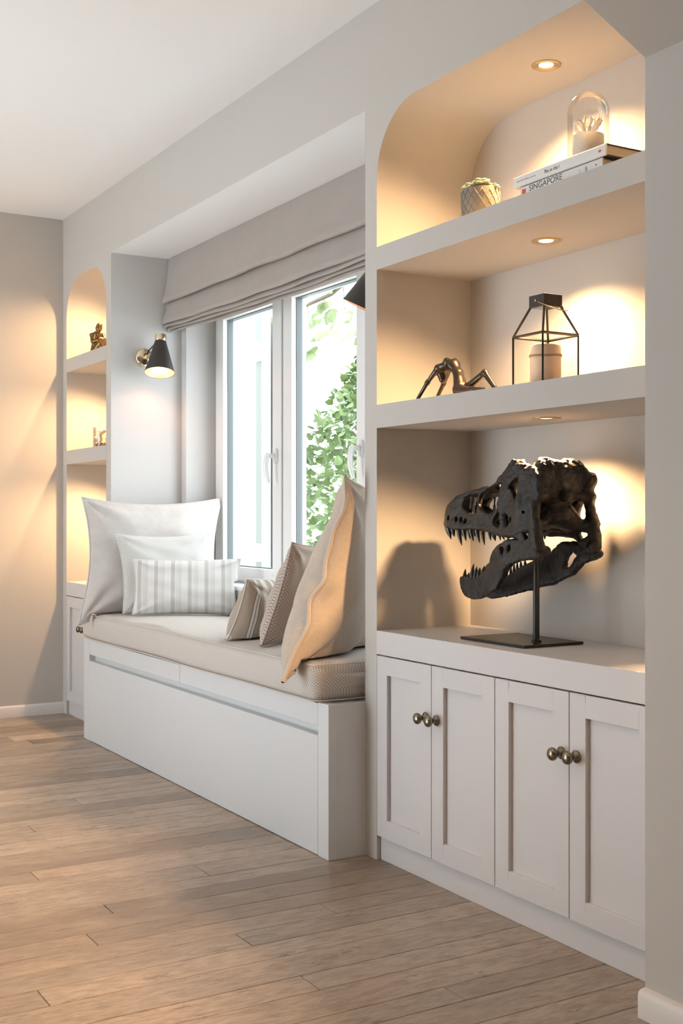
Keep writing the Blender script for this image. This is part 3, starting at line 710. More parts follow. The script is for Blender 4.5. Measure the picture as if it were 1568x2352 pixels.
# ================================================================== WALL LAMPS
def sconce(label, plate, nx, top, bot, power=2.0):
    o = thing('wall_lamp', label, 'wall lamp', plate)
    px, py, pz = plate
    MB().lathe([(.0, 0), (.047, 0), (.0475, nx * .004), (.044, nx * .009), (.03, nx * .015), (.012, nx * .019), (0, nx * .02)], 40, plate, 'x').build('back_plate', 'brass', o, smooth=True)
    top, bot = Vector(top), Vector(bot); ax = (bot - top).normalized(); L = (bot - top).length
    mid = top + ax * L * .45; cp = Vector((px + nx * .035, py, pz))
    side = (cp - mid); side = (side - ax * side.dot(ax)).normalized()
    att = mid + side * .043
    MB().tube([(px + nx * .012, py, pz), cp, (cp + att) / 2 + Vector((0, 0, -.004)), att + side * -.004], .0075, 12).build('arm', 'brass', o, smooth=True)
    MB().lathe([(0, -.013), (.009, -.011), (.0135, 0), (.009, .011), (0, .013)], 20, cp).build('pivot_joint', 'brass', o, smooth=True)
    R = ax.to_track_quat('Z', 'Y').to_matrix()
    r0, r1 = .027, .075
    MB().lathe([(r0, .028), (r1, L), (r1 - .0012, L), (r0 - .0012, .029), (r0, .028)], 48, top, 'z', R, False).build('lamp_shade', 'shade_out', o, smooth=True, angle=40)
    MB().lathe([(r1 - .002, L - .001), (r0 - .002, .030)], 48, top, 'z', R, False).build('shade_lining', 'shade_in', o, smooth=True)
    MB().lathe([(0, -.001), (.0285, -.001), (.029, .001), (.029, .030), (.0282, .032), (0, .032)], 40, top, 'z', R).build('cap', 'brass', o, smooth=True, angle=40)
    MB().lathe([(.011, .032), (.012, .06), (.018, .085), (.021, .105), (.017, .122), (.0, .13)], 20, top, 'z', R).build('bulb', 'bulb', o, smooth=True)
    a = top + side * .027 + ax * .028; c = cp + Vector((0, -.002, .012))
    e1 = a + side * .024 + ax * .012; e2 = a.lerp(c, .55) + side * .012
    MB().tube([a - side * .006, a + side * .012 - ax * .002, e1, e2, c.lerp(e2, .3), c], .0032, 8).build('cord', 'cord', o, smooth=True)
    l = lamp('wall_lamp_light', 'POINT', top + ax * .15, power, (1, .66, .40), shadow_soft_size=.018)
    return o
sconce('black cone wall lamp with copper inside, brass plate on the far window reveal', (RC0 + .002, .175, 1.89), 1, (-5.570, .222, 1.992), (-5.522, .197, 1.800))
sconce('black cone wall lamp half hidden by the pier beside the large niche', (RC1 - .002, .175, 1.88), -1, (-3.352, .150, 1.985), (-3.420, .085, 1.795), 0.5)
# ================================================================== DINOSAUR SKULL ON A STAND
def skull():
    O = np.array([-2.75, .178, 1.0])
    root = thing('dinosaur_skull', 'black cast of an open-jawed dinosaur skull on a black steel stand', 'sculpture', (-2.70, .178, .73))
    HX = [-.30, -.285, -.25, -.15, -.08, 0, .07, .13, .2, .27]; HY = [.012, .024, .040, .052, .060, .068, .082, .095, .104, .105]
    OUT = [(-.290, .066), (-.283, .096), (-.262, .122), (-.205, .150), (-.134, .170), (-.066, .180), (-.005, .184), (.024, .196), (.055, .217), (.074, .236), (.095, .247), (.136, .250), (.162, .239), (.221, .228), (.242, .20), (.234, .16), (.230, .125), (.244, .09), (.256, .045), (.262, .012), (.255, -.012), (.228, -.010), (.196, .012), (.164, .033), (.132, .038), (.088, .037), (.042, .042), (-.017, .052), (-.024, .062), (-.066, .061), (-.123, .055), (-.185, .053), (-.255, .058)]
    HOLES = [[(-.158, .124), (-.143, .146), (-.108, .156), (-.072, .157), (-.074, .138), (-.072, .110), (-.1, .106), (-.129, .112)],
             [(-.055, .130), (-.045, .159), (-.014, .172), (.034, .183), (.055, .185), (.046, .15), (.034, .124), (.001, .108), (-.035, .110)],
             [(.112, .180), (.128, .196), (.160, .198), (.172, .186), (.166, .160), (.150, .145), (.138, .160)],
             [(.030, .080), (.055, .105), (.075, .112), (.098, .094), (.112, .074), (.088, .058), (.052, .066)],
             [(.178, .150), (.222, .152), (.226, .128), (.215, .094), (.196, .078), (.182, .100)],
             [(.176, .062), (.222, .068), (.228, .045), (.205, .035)]]
    h = .0027
    G, ax = make_grid((-.315, -.135, -.035), (.29, .135, .275), h); X, Y, Z = G
    Ya = np.abs(Y); X2, Z2 = X[:, 0, :][:, None, :], Z[0, 0, :][None, None, :]
    X2 = X; Z2 = Z
    XX, ZZ = np.broadcast_arrays(X, Z)
    XX = XX[:, 0, :]; ZZ = ZZ[:, 0, :]
    hw = np.interp(XX, HX, HY) * (1 - .35 * np.clip((ZZ - .06) / .2, 0, 1) ** 2)
    d2 = sd_poly(XX, ZZ, OUT)
    dfar = d2
    for iq, q in enumerate(HOLES):
        hq = -(sd_poly(XX, ZZ, q) - .005)
        dfar = smax(dfar, hq, .005)
        if iq != 4: d2 = smax(d2, hq, .005)
    wy_ = np.clip(Y / .03 * .5 + .5, 0, 1); d2 = d2[:, None, :] * (1 - wy_) + dfar[:, None, :] * wy_
    # surface relief of the side plates: bars between the openings stand proud
    rel = .004 * np.sin(38 * XX + 9 * ZZ) * np.sin(31 * ZZ - 12 * XX)
    th = .0085 + .004 * np.clip((XX - .05) / .2, 0, 1)
    side = smax(np.abs(Ya - hw[:, None, :] - rel[:, None, :]) - th[:, None, :], d2, .008)
    F = side
    def both(a, b, ra, rb, k=.012, sq=(1, 1, 1)):
        nonlocal F
        a, b = list(a), list(b)
        for s in (-1, 1):
            F = smin(F, sd_capsule(G, (a[0], s * a[1], a[2]), (b[0], s * b[1], b[2]), ra, rb, sq), k)
    def mid(a, b, ra, rb, k=.012, sq=(1, 1, 1)):
        nonlocal F
        F = smin(F, sd_capsule(G, a, b, ra, rb, sq), k)
    # nasal roof and premaxilla
    wy = (1, 2.4, 1)
    mid((-.268, 0, .080), (-.248, 0, .112), .015, .013, .015, (1, 1.7, 1))
    for a, b, r0, r1 in (((-.250, 0, .110), (-.19, 0, .146), .012, .012), ((-.19, 0, .146), (-.10, 0, .166), .012, .012), ((-.10, 0, .166), (0, 0, .178), .012, .012), ((0, 0, .178), (.06, 0, .204), .012, .013), ((.06, 0, .204), (.15, 0, .222), .013, .016)):
        mid(a, b, r0, r1, .015, (1, 3.0, 1))
    both((.068, .055, .216), (.125, .066, .236), .013, .014); both((.11, .066, .238), (.155, .07, .224), .014, .012)   # lacrimal horn
    both((.085, .06, .235), (.06, .073, .13), .011, .012); both((.06, .073, .13), (.085, .082, .06), .013, .014)      # lacrimal bar
    both((.17, .085, .225), (.178, .10, .13), .013, .015); both((.178, .10, .13), (.16, .097, .06), .016, .015)         # postorbital bar
    both((.175, .085, .215), (.240, .088, .195), .015, .017); both((.240, .09, .195), (.232, .100, .13), .016, .012)    # squamosal
    both((.232, .100, .13), (.246, .105, .075), .012, .013); both((.246, .105, .075), (.25, .104, .02), .013, .017); both((.25, .098, .005), (.256, .080, .000), .016, .014)      # quadrate
    both((.16, .098, .058), (.235, .104, .062), .012, .012)                                                            # jugal / quadratojugal bar
    both((.02, .070, .052), (.16, .096, .05), .011, .015)                                                              # jugal lower edge
    both((-.28, .02, .068), (-.15, .050, .062), .011, .010); both((-.15, .05, .062), (0, .066, .058), .010, .009)       # maxilla tooth row
    # parietal dome, crest and occiput
    mid((.15, 0, .214), (.21, 0, .222), .020, .022, .02, (1, 2.6, 1)); mid((.215, -.05, .222), (.215, .05, .222), .025, .025, .02)
    F = smin(F, sd_ell(G, (.212, 0, .190), (.040, .088, .052)), .02)
    for s in (-1, 1): mid((.215, s * .05, .232), (.245, s * .088, .195), .021, .018, .02)
    F = smin(F, sd_ell(G, (.185, 0, .175), (.045, .062, .06)), .02)                                                     # braincase
    F = smin(F, sd_ell(G, (.245, 0, .150), (.018, .020, .018)), .01)
    both((.20, .02, .155), (.245, .092, .15), .018, .016)                                                              # paroccipital process
    mid((.17, 0, .15), (.15, 0, .085), .030, .024, .02); both((.15, .01, .09), (.10, .045, .055), .016, .014, .02)
    both((.10, .045, .062), (.225, .085, .066), .014, .013, .015); F = smin(F, sd_ell(G, (.19, .02, .098), (.045, .060, .034)), .015); both((.10, .04, .06), (-.02, .03, .075), .012, .009) # pterygoids
    both((.15, .015, .085), (.21, .06, .075), .020, .018, .02)
    # naris septum and antorbital strut
    both((-.112, .048, .105), (-.098, .048, .16), .0055, .0045, .008); both((-.13, .046, .115), (-.122, .042, .165), .004, .004, .006)
    n1 = vnoise(G, 95, 3); n2 = vnoise(G, 240, 5); n3 = vnoise(G, 430, 9)
    top = np.clip((Z - .2) / .04, 0, 1)
    F = F + (.0022 + .0022 * top) * n1 + (.0016 + .002 * top) * n2 + (.0007 + .001 * top) * n3
    # pits in the maxilla
    for s in (-1, 1):
        for (px, pz, r) in ((-.235, .088, .006), (-.212, .082, .0055), (-.19, .085, .006), (-.165, .083, .005), (-.14, .078, .005), (.20, .105, .005), (.13, .085, .006)):
            py = s * float(np.interp(px, HX, HY)); F = smax(F, -(np.sqrt((X - px) ** 2 + (Y - py) ** 2 + (Z - pz) ** 2) - r - .004), .004)
    F = F.astype(np.float32); F[0] = F[-1] = 1; F[:, 0] = F[:, -1] = 1; F[:, :, 0] = F[:, :, -1] = 1
    me = surface_nets(F, ax, h, 'cranium'); me.transform(Matrix.Translation(Vector(O)))
    cr = link('cranium', me, 'skull', root, smooth=True)
    # lower jaw: the two rami
    JX = [-.225, -.20, -.17, -.13, -.10, 0, .1, .2, .28]; JY = [.004, .012, .022, .034, .046, .066, .086, .100, .105]
    NEAR = [(-.216, -.093), (-.15, -.09), (-.079, -.085), (-.038, -.064), (-.007, -.037), (.010, -.014), (.047, .010), (.099, .029), (.135, .034), (.164, .031), (.219, .020), (.250, .008), (.262, -.002), (.250, -.020), (.219, -.026), (.164, -.030), (.125, -.040), (.091, -.064), (.062, -.093), (.043, -.118), (-.007, -.136), (-.07, -.150), (-.131, -.158), (-.168, -.150), (-.207, -.132), (-.219, -.112)]
    FAR = [(-.216, -.093), (-.15, -.09), (-.079, -.085), (-.064, -.079), (-.009, -.051), (.045, -.030), (.08, -.014), (.10, .000), (.13, .018), (.17, .024), (.25, .008), (.266, -.010), (.250, -.028), (.215, -.040), (.17, -.072), (.102, -.103), (.045, -.116), (-.03, -.138), (-.07, -.150), (-.131, -.158), (-.168, -.150), (-.207, -.132), (-.219, -.112)]
    G, ax = make_grid((-.24, -.135, -.185), (.29, .135, .06), h); X, Y, Z = G
    XX, ZZ = np.broadcast_arrays(X, Z); XX = XX[:, 0, :]; ZZ = ZZ[:, 0, :]
    hj = np.interp(XX, JX, JY)
    dn = sd_poly(XX, ZZ, NEAR); df = sd_poly(XX, ZZ, FAR)
    for q in ([(.072, .006), (.080, -.014), (.090, -.012), (.086, .004)], [(.108, .010), (.114, -.006), (.124, .002), (.120, .012)]): dn = smax(dn, -sd_poly(XX, ZZ, q), .004)
    df = smax(df, -sd_poly(XX, ZZ, [(.150, -.028), (.172, -.010), (.185, -.018), (.160, -.050), (.14, -.052)]), .005)
    wgt = np.clip(Y / .03 * .5 + .5, 0, 1)
    d2 = dn[:, None, :] * (1 - wgt) + df[:, None, :] * wgt
    th = .011 + .003 * np.sin(26 * XX)
    rel = .003 * np.sin(30 * XX + 40 * ZZ)
    F = smax(np.abs(np.abs(Y) - hj[:, None, :] - rel[:, None, :]) - th[:, None, :], d2, .010)
    F = smin(F, sd_capsule(G, (-.20, 0, -.105), (-.165, 0, -.140), .014, .016), .02)
    for s in (-1, 1):
        F = smin(F, sd_capsule(G, (.245, s * .098, -.006), (.262, s * .104, -.012), .016, .012), .012)
    F = F + .0020 * vnoise(G, 100, 21) + .0013 * vnoise(G, 250, 22) + .0006 * vnoise(G, 430, 23)
    F = F.astype(np.float32); F[0] = F[-1] = 1; F[:, 0] = F[:, -1] = 1; F[:, :, 0] = F[:, :, -1] = 1
    me = surface_nets(F, ax, h, 'lower_jaw'); me.transform(Matrix.Translation(Vector(O)))
    jaw = link('lower_jaw', me, 'skull', root, smooth=True)
    # teeth
    def tooth(par, x, z, y, L, r, dirz, back):
        pts = []; rs = []
        for q in np.linspace(0, 1, 6):
            pts.append((O[0] + x + back * q * q * L, O[1] + y * (1 - .06 * q), O[2] + z + dirz * L * q)); rs.append(max(.0006, r * (1 - q) ** .6 * (1 + .15 * math.sin(3 * q))))
        MB().tube(pts, rs, 8).build('tooth', 'black_tooth', par, smooth=True)
    up = [(-.272, .060, .030), (-.250, .058, .036), (-.226, .056, .026), (-.188, .056, .052), (-.158, .055, .036), (-.116, .057, .038), (-.082, .060, .046), (-.040, .060, .012), (.010, .046, .024), (.066, .04, .014)]
    lo = [(-.208, -.094, .026), (-.176, -.092, .014), (-.142, -.089, .040), (-.110, -.087, .032), (-.086, -.085, .028), (-.056, -.072, .020), (-.036, -.060, .014)]
    lf = [(-.205, -.094, .018), (-.170, -.091, .024), (-.138, -.089, .030), (-.112, -.087, .024), (-.085, -.085, .026), (-.060, -.076, .022), (-.048, -.070, .026), (-.036, -.062, .024), (-.022, -.054, .018), (-.006, -.046, .012)]
    for s in (-1, 1):
        for x, z, L in up: tooth(cr, x, z + .006, s * float(np.interp(x, HX, HY)) * .97, L + .006, .0088 if L > .02 else .006, -1, .22)
    for x, z, L in lo: tooth(jaw, x, z - .006, -float(np.interp(x, JX, JY)), L + .006, .0075 if L > .015 else .0055, 1, .15)
    for x, z, L in lf: tooth(jaw, x, z - .006, float(np.interp(x, JX, JY)), L + .006, .005, 1, .15)
    px, py = -2.611, .163
    MB().lathe([(.0092, .74), (.0092, 1.07), (0, 1.072)], 24, (px, py, 0)).build('pole', 'black', root, smooth=True, angle=40)
    MB().lathe([(.014, .7385), (.014, .744), (.0105, .7455), (.0094, .7455)], 24, (px, py, 0)).build('collar', 'black', root, smooth=True, angle=40)
    MB().tube([(px, py, 1.06), (px + .03, py + .012, 1.10)], .008, 10).build('bracket', 'black', root, smooth=True)
    MB().box(-2.848, -2.553, .072, .287, .7305, .7385).build('base_plate', 'black', root, bevel=.001)
M['black_tooth'] = plain('tooth_black', (0.022, 0.020, 0.020), 0.3, 0.1, nscale=120, nstr=0.1)
skull()

# ================================================================== THINGS ON THE SHELVES OF THE LARGE NICHE
S1, S2, SC_ = 1.950, 1.448, .73
# reclining figure
def fig(name, prims, h, k, mat, label, cat='figurine'):
    me = sdf_capsules(name, prims, h, k); c = np.mean([p[0] for p in prims], 0)
    o = link(name, me, mat, None, smooth=True); tag(o, label, cat); return o
y0 = .068
P = [((-3.018, .036, 1.4545), (-2.972, .040, 1.500), .0055, .0065), ((-2.972, .040, 1.500), (-2.928, .048, 1.540), .0065, .009),
     ((-3.018, .104, 1.4545), (-2.972, .100, 1.500), .0055, .0065), ((-2.972, .100, 1.500), (-2.928, .090, 1.540), .0065, .009),
     ((-2.928, .048, 1.540), (-2.900, .056, 1.547), .010, .010), ((-2.928, .090, 1.540), (-2.900, .084, 1.547), .010, .010),
     ((-2.905, y0, 1.546), (-2.876, y0, 1.545), .013, .016, (1, 1.3, 1)), ((-2.876, y0, 1.545), (-2.852, y0, 1.518), .016, .012, (1, 1.2, 1)), ((-2.852, y0, 1.518), (-2.840, y0, 1.474), .012, .017, (1, 1.4, 1)),
     ((-2.893, .054, 1.556), (-2.892, .054, 1.558), .010, .010), ((-2.893, .084, 1.556), (-2.892, .084, 1.558), .010, .010),
     ((-2.918, y0, 1.540), (-2.932, y0, 1.530), .008, .009), ((-2.936, y0, 1.524), (-2.930, y0, 1.508), .0155, .013),
     ((-2.842, .058, 1.465), (-2.765, .052, 1.459), .0155, .010), ((-2.765, .052, 1.459), (-2.700, .052, 1.4545), .010, .0055),
     ((-2.840, .082, 1.466), (-2.748, .086, 1.509), .014, .0095), ((-2.748, .086, 1.509), (-2.696, .086, 1.457), .0095, .0065), ((-2.696, .086, 1.456), (-2.672, .086, 1.4535), .0065, .0045)]
fig('reclining_figurine', P, .0022, .008, 'bronze', 'dark bronze figurine of an arched reclining nude on the middle shelf')

# lantern with candle
def lantern():
    x1, y0 = -2.461, .06; s = .125; x0, y1 = x1 - s, y0 + s; cx, cy = (x0 + x1) / 2, (y0 + y1) / 2; zb, zm, zc, zt = S2, 1.588, 1.667, 1.700; a = .029
    o = thing('lantern', 'black metal and glass house lantern with a wire ring on the middle shelf', 'lantern', (cx, cy, zb))
    cb = [(x0, y0), (x1, y0), (x1, y1), (x0, y1)]; ct = [(cx - a, cy - a), (cx + a, cy - a), (cx + a, cy + a), (cx - a, cy + a)]
    r = .0028
    def bar(p, q, w=r):
        MB().tube([p, q], w, 4).build('bar', 'lantern', o)
    for i in range(4):
        j = (i + 1) % 4
        bar((*cb[i], zb + .003), (*cb[i], zm), .0035); bar((*cb[i], zm), (*cb[j], zm), .0038); bar((*cb[i], zb + .003), (*cb[j], zb + .003)); bar((*cb[i], zm), (*ct[i], zc + .002), .0032)
        MB().add([(*cb[i], zb + .004), (*cb[j], zb + .004), (*cb[j], zm), (*cb[i], zm)], [(0, 1, 2, 3)]).build('glass_pane', 'lantern_glass', o)
        MB().add([(*cb[i], zm), (*cb[j], zm), (*ct[j], zc), (*ct[i], zc)], [(0, 1, 2, 3)]).build('glass_pane', 'lantern_glass', o)
    MB().box(x0, x1, y0, y1, zb + .0005, zb + .003).build('floor_plate', 'lantern', o)
    MB().box(cx - a - .003, cx + a + .003, cy - a - .003, cy + a + .003, zc, zt).build('cap', 'lantern', o, bevel=.001)
    MB().lathe([(.0, -.0015), (.004, -.001), (.0045, 0)], 12, (cx - .005, cy - a - .003, (zc + zt) / 2 + .002), 'y').build('rivet', 'ring', o, smooth=True)
    pts = []
    for q in np.linspace(-1.0, 1.0, 25):
        t_ = q * math.pi / 2
        pts.append((cx + .012 + .078 * math.cos(t_), cy - .006 + (a + .004) * math.sin(t_), zc + .012 - .034 * math.cos(t_)))
    MB().tube(pts, .0014, 6).build('ring_handle', 'ring', o, smooth=True)
    c = thing('candle', 'thick peach pillar candle tied with twine inside the glass lantern', 'candle', (cx, cy, zb + .003))
    R = .0425
    MB().lathe([(R - .002, zb + .0035), (R, zb + .006), (R, zb + .112), (R - .003, zb + .115), (R - .010, zb + .1145), (.012, zb + .110), (0, zb + .109)], 40, (cx, cy, 0)).build('wax', 'wax', c, smooth=True, angle=60)
    MB().tube([(cx, cy, zb + .108), (cx + .001, cy, zb + .118), (cx + .003, cy, zb + .124)], .0012, 6).build('wick', 'cord', c)
    ring = [(cx + (R + .0012) * math.cos(t_), cy + (R + .0012) * math.sin(t_), zb + .084 + .0015 * math.sin(2 * t_)) for t_ in np.linspace(0, 2 * math.pi, 41)]
    MB().tube(ring, .0016, 6, cap=False).build('twine', 'twine', c)
    MB().tube([(q[0], q[1], q[2] + .003) for q in ring], .0014, 6, cap=False).build('twine', 'twine', c)
lantern()

# books
def text(parent, body, size, x, z, y, mat='ink', sx=1.0, rot=0, name='lettering', shear=0, extr=.00015, align='LEFT'):
    cu = bpy.data.curves.new('lettering', 'FONT'); cu.body = body; cu.size = size; cu.extrude = extr; cu.shear = shear; cu.align_x = align; cu.align_y = 'CENTER'
    t_ = bpy.data.objects.new('tmp', cu); COL.objects.link(t_)
    bpy.context.view_layer.update()
    me = bpy.data.meshes.new_from_object(t_.evaluated_get(bpy.context.evaluated_depsgraph_get()))
    bpy.data.objects.remove(t_); bpy.data.curves.remove(cu)
    me.materials.clear()
    me.transform(Matrix.Translation((x, y, z)) @ Matrix.Rotation(math.pi / 2, 4, 'X') @ Matrix.Rotation(rot, 4, 'Z') @ Matrix.Diagonal((sx, 1, 1, 1)))
    return link(name, me, mat, parent)
def book(label, x0, x1, y0, y1, z0, z1):
    b = thing('book', label, 'book', ((x0 + x1) / 2, (y0 + y1) / 2, z0), 'stacked coffee-table books')
    c = .0028
    pr = [(y0 + c, z0), (y0 + .0006, z0 + .002), (y0, (z0 + z1) / 2), (y0 + .0006, z1 - .002), (y0 + c, z1), (y0 + c, z1 - c), (y0 + c, z0 + c)]
    MB().prism([(y0 + .003, z0), (y0 + .0008, z0 + .0015), (y0 + .0008, z1 - .0015), (y0 + .003, z1), (y0 + .006, z1), (y0 + .006, z0)], x0, x1, 'x').build('spine', 'bookwhite', b, smooth=True, angle=30)
    MB().box(x0, x1, y0 + .006, y1, z0, z0 + c).build('cover', 'bookdark', b); MB().box(x0, x1, y0 + .006, y1, z1 - c, z1).build('cover', 'bookdark', b)
    MB().box(x0 + .003, x1 - .004, y0 + .006, y1 - .004, z0 + c, z1 - c).build('pages', 'paper', b)
    return b
by = .03
b1 = book('thick white book titled SINGAPORE at the bottom of the two-book stack', -2.524, -2.206, by + .004, .262, S1 + .0004, 1.9855)
b2 = book('white book titled Plus un chat lying on the SINGAPORE book', -2.549, -2.190, by, .255, 1.9862, 2.0155)
ty = by + .0045
text(b1, 'SINGAPORE', .0225, -2.488, 1.9735, ty, sx=1.12, shear=.0)
text(b1, 'A PICTORIAL HISTORY 1819-2000', .0070, -2.488, 1.9595, ty, 'inklight', sx=1.12)
text(b1, 'S', .016, -2.268, 1.970, ty); text(b1, 'Pictorial', .005, -2.288, 1.9675, ty, 'inklight', rot=math.pi / 2, align='CENTER'); text(b1, 'History', .005, -2.262, 1.9675, ty, 'inklight', rot=math.pi / 2, align='CENTER')
MB().lathe([(0, -.0002), (.0022, -.0002), (.0022, 0)], 14, (-2.228, ty, 1.972), 'y').build('emblem', 'ink', b1)
MB().box(-2.516, -2.501, ty - .0002, ty + .0004, 1.9555, 1.9775).build('logo', 'red', b1)
MB().lathe([(0, -.0003), (.0035, -.0003), (.0035, 0)], 14, (-2.508, ty, 1.9615), 'y').build('emblem', 'bookwhite', b1)
ty = by + .0005
text(b2, 'Plus un chat ?', .0135, -2.420, 2.0010, ty, sx=.82)
text(b2, 'Thuan Phi & Gilbert Chevrel', .0068, -2.535, 2.0015, ty, 'inklight', sx=1.0)
MB().prism([(-2.2165, 2.001), (-2.2125, 2.0042), (-2.2085, 2.0042), (-2.2045, 2.001), (-2.2085, 1.9978), (-2.2125, 1.9978)], ty - .0002, ty + .0003, 'y').build('emblem', 'red', b2)

# glass dome with coral
def dome():
    cx, cy, zb = -2.372, .14, 2.0160; R = .0545; top = 2.216
    o = thing('glass_dome', 'clear glass bell dome standing on the two stacked books', 'glass dome', (cx, cy, zb))
    prof = [(R, zb + .010), (R, top - R)] + [(R * math.cos(q), top - R + R * math.sin(q)) for q in np.linspace(0, math.pi / 2, 14)[1:]]
    MB().lathe(prof, 48, (cx, cy, 0), caps=False).build('glass_cloche', 'clear', o, smooth=True)
    MB().lathe([(0, zb), (R + .004, zb), (R + .004, zb + .008), (R + .002, zb + .010), (0, zb + .010)], 48, (cx, cy, 0)).build('base_disc', 'ceramic', o, smooth=True, angle=40)
    p = thing('coral_ornament', 'white branching coral on a cream cylinder under the glass dome', 'ornament', (cx, cy, zb + .010))
    MB().lathe([(0, zb + .0105), (.0405, zb + .0105), (.0415, zb + .013), (.0415, zb + .082), (.0405, zb + .0845), (.037, zb + .0845), (0, zb + .083)], 40, (cx, cy, 0)).build('cylinder_stand', 'ceramic', p, smooth=True, angle=40)
    rg = random.Random(4); prims = []; z0 = zb + .083
    def br(p0, d, L, r, lev):
        p1 = p0 + d * L; prims.append((tuple(p0), tuple(p1), r, r * .82))
        if lev == 0: return
        for _ in range(3 if lev == 2 else 2):
            nd_ = (d + Vector((rg.uniform(-1, 1), rg.uniform(-.8, .8), rg.uniform(-.1, .8))) * .75).normalized(); br(p1, nd_, L * rg.uniform(.6, .95), r * .78, lev - 1)
    for a in (-.95, -.6, -.25, .1, .4, .7, 1.0):
        br(Vector((cx + a * .012, cy, z0 + .001)), Vector((a, rg.uniform(-.5, .5), 1.0)).normalized(), .021, .0046, 2)
    prims = [q for q in prims if math.hypot(q[1][0] - cx, q[1][1] - cy) < .046 and q[1][2] < 2.19]
    me = sdf_capsules('coral', prims, .0018, .004); link('coral', me, 'coral', p, smooth=True)
dome()

# succulent
def succulent():
    cx, cy, zb = -2.786, .10, S1; R = .056; H = .098
    o = thing('potted_succulent', 'pale green succulent in a grey pot with embossed diamonds on the top shelf', 'potted plant', (cx, cy, zb))
    pot = MB().lathe([(0, zb + .0005), (R - .007, zb + .0005), (R - .004, zb + .004), (R, zb + H * .6), (R + .0005, zb + H), (R - .0045, zb + H), (R - .005, zb + H - .014), (0, zb + H - .015)], 48, (cx, cy, 0)).build('pot', 'pot', o, smooth=True, angle=40)
    m = MB(); n = 16
    for s in (-1, 1):
        for k in range(n):
            pts = []
            for q in np.linspace(0, 1, 9):
                th = 2 * math.pi * (k / n + s * q * .16); z = zb + .006 + q * (H - .012); rr = np.interp(z - zb, [0, .004, H * .6, H], [R - .006, R - .004, R, R + .0005]) + .0004
                pts.append((cx + rr * math.cos(th), cy + rr * math.sin(th), z))
            m.tube(pts, .0011, 5)
    m.build('embossed_lattice', 'pot', pot, smooth=True)
    MB().lathe([(0, zb + H - .0145), (R - .0055, zb + H - .0145)], 32, (cx, cy, 0)).build('soil', 'soil', o)
    rg = random.Random(3)
    def leafm(c, az, el, L, w):
        d = Vector((math.cos(az) * math.cos(el), math.sin(az) * math.cos(el), math.sin(el))); s_ = Vector((-math.sin(az), math.cos(az), 0)); u_ = d.cross(s_) * -1
        mb = MB()
        def fn(a, b):
            th = 2 * math.pi * a; q = b; wid = w * math.sin(math.pi * min(1, .12 + .88 * q)) ** .6 * (.45 + .75 * q) * (1 if q < 1 else 0); tk = wid * .42
            return c + d * (L * q) + s_ * (wid * math.cos(th)) + u_ * (tk * math.sin(th) + .25 * L * q * q)
        mb.grid(fn, 10, 8, True)
        mb.build('succulent_leaf', 'succ', o, smooth=True)
    for (dx, dy, dz, sc) in ((-.020, -.018, 0, 1.05), (.018, -.012, .004, 1.05), (.0, .022, .0, 1.0), (-.034, .012, -.004, .7), (.036, .014, -.004, .75)):
        c = Vector((cx + dx, cy + dy, zb + H + .004 + dz))
        for ring, (nn, el, L) in enumerate(((7, .30, .034), (6, .75, .029), (4, 1.15, .021))):
            for k in range(nn):
                leafm(c, 2 * math.pi * (k / nn + ring * .13) + rg.uniform(-.1, .1), el + rg.uniform(-.1, .1), L * sc, .0125 * sc)
succulent()

# ================================================================== FAR NICHE
def loc(c, R, T):
    return lambda r, t_, z: (c[0] + R[0] * r + T[0] * t_, c[1] + R[1] * r + T[1] * t_, c[2] + z)
Rv, Tv = (.42, .907), (.907, -.42)
L_ = loc((-6.115, .088, S1), Rv, Tv)
P = [(L_(-.022, 0, .022), L_(-.020, .002, .062), .021, .015), (L_(-.020, .002, .062), (L_(-.008, .006, .106)), .015, .021), (L_(-.008, .006, .112), L_(0, .010, .128), .009, .009),
     (L_(.003, .012, .140), L_(.006, .014, .152), .0185, .0165),
     (L_(-.008, .006, .108), L_(-.036, .0, .106), .014, .011), (L_(-.036, 0, .106), L_(-.032, .018, .068), .0095, .0075), (L_(-.032, .018, .068), L_(.026, .046, .078), .0075, .006),
     (L_(-.004, .006, .108), L_(.026, .012, .104), .014, .010), (L_(.026, .012, .104), L_(.034, .036, .082), .009, .007), (L_(.034, .036, .082), L_(.030, .052, .076), .006, .005),
     (L_(-.018, .012, .020), L_(.022, .050, .072), .016, .011), (L_(.022, .050, .072), L_(.030, .060, .010), .0105, .0065), (L_(.0, .0, .018), L_(.036, .036, .070), .015, .010), (L_(.036, .036, .070), L_(.046, .044, .010), .0105, .0065),
     (L_(.030, .060, .0085), L_(.034, .078, .0075), .0065, .005), (L_(.046, .044, .0085), L_(.052, .060, .0075), .0065, .005), (L_(-.022, 0, .016), L_(.0, .0, .014), .016, .014)]
fig('seated_figurine', P, .0024, .006, 'gold', 'golden bronze figurine hugging its knees on the top shelf of the far niche')
# glass of shells
cx, cy, zb = -6.062, .10, S2
v = thing('glass_vase', 'clear glass cylinder holding shells and pebbles in the far niche', 'vase', (cx, cy, zb))
MB().lathe([(0, zb + .0008), (.058, zb + .0008), (.058, zb + .112), (.0555, zb + .112), (.0555, zb + .008), (0, zb + .008)], 48, (cx, cy, 0)).build('glass_cylinder', 'clear', v, smooth=True, angle=40)
pb = MB(); rg = random.Random(9)
for _ in range(90):
    a, r = rg.uniform(0, 6.283), .049 * math.sqrt(rg.random()); rr = rg.uniform(.004, .0065); z = zb + .008 + rr + rg.uniform(0, .014)
    Rm = Euler((rg.uniform(0, 3), rg.uniform(0, 3), 0)).to_matrix()
    pb.lathe([(0, -rr * .7), (rr * .8, -rr * .35), (rr, 0), (rr * .8, rr * .35), (0, rr * .7)], 7, (cx + r * math.cos(a), cy + r * math.sin(a), z), 'z', Rm)
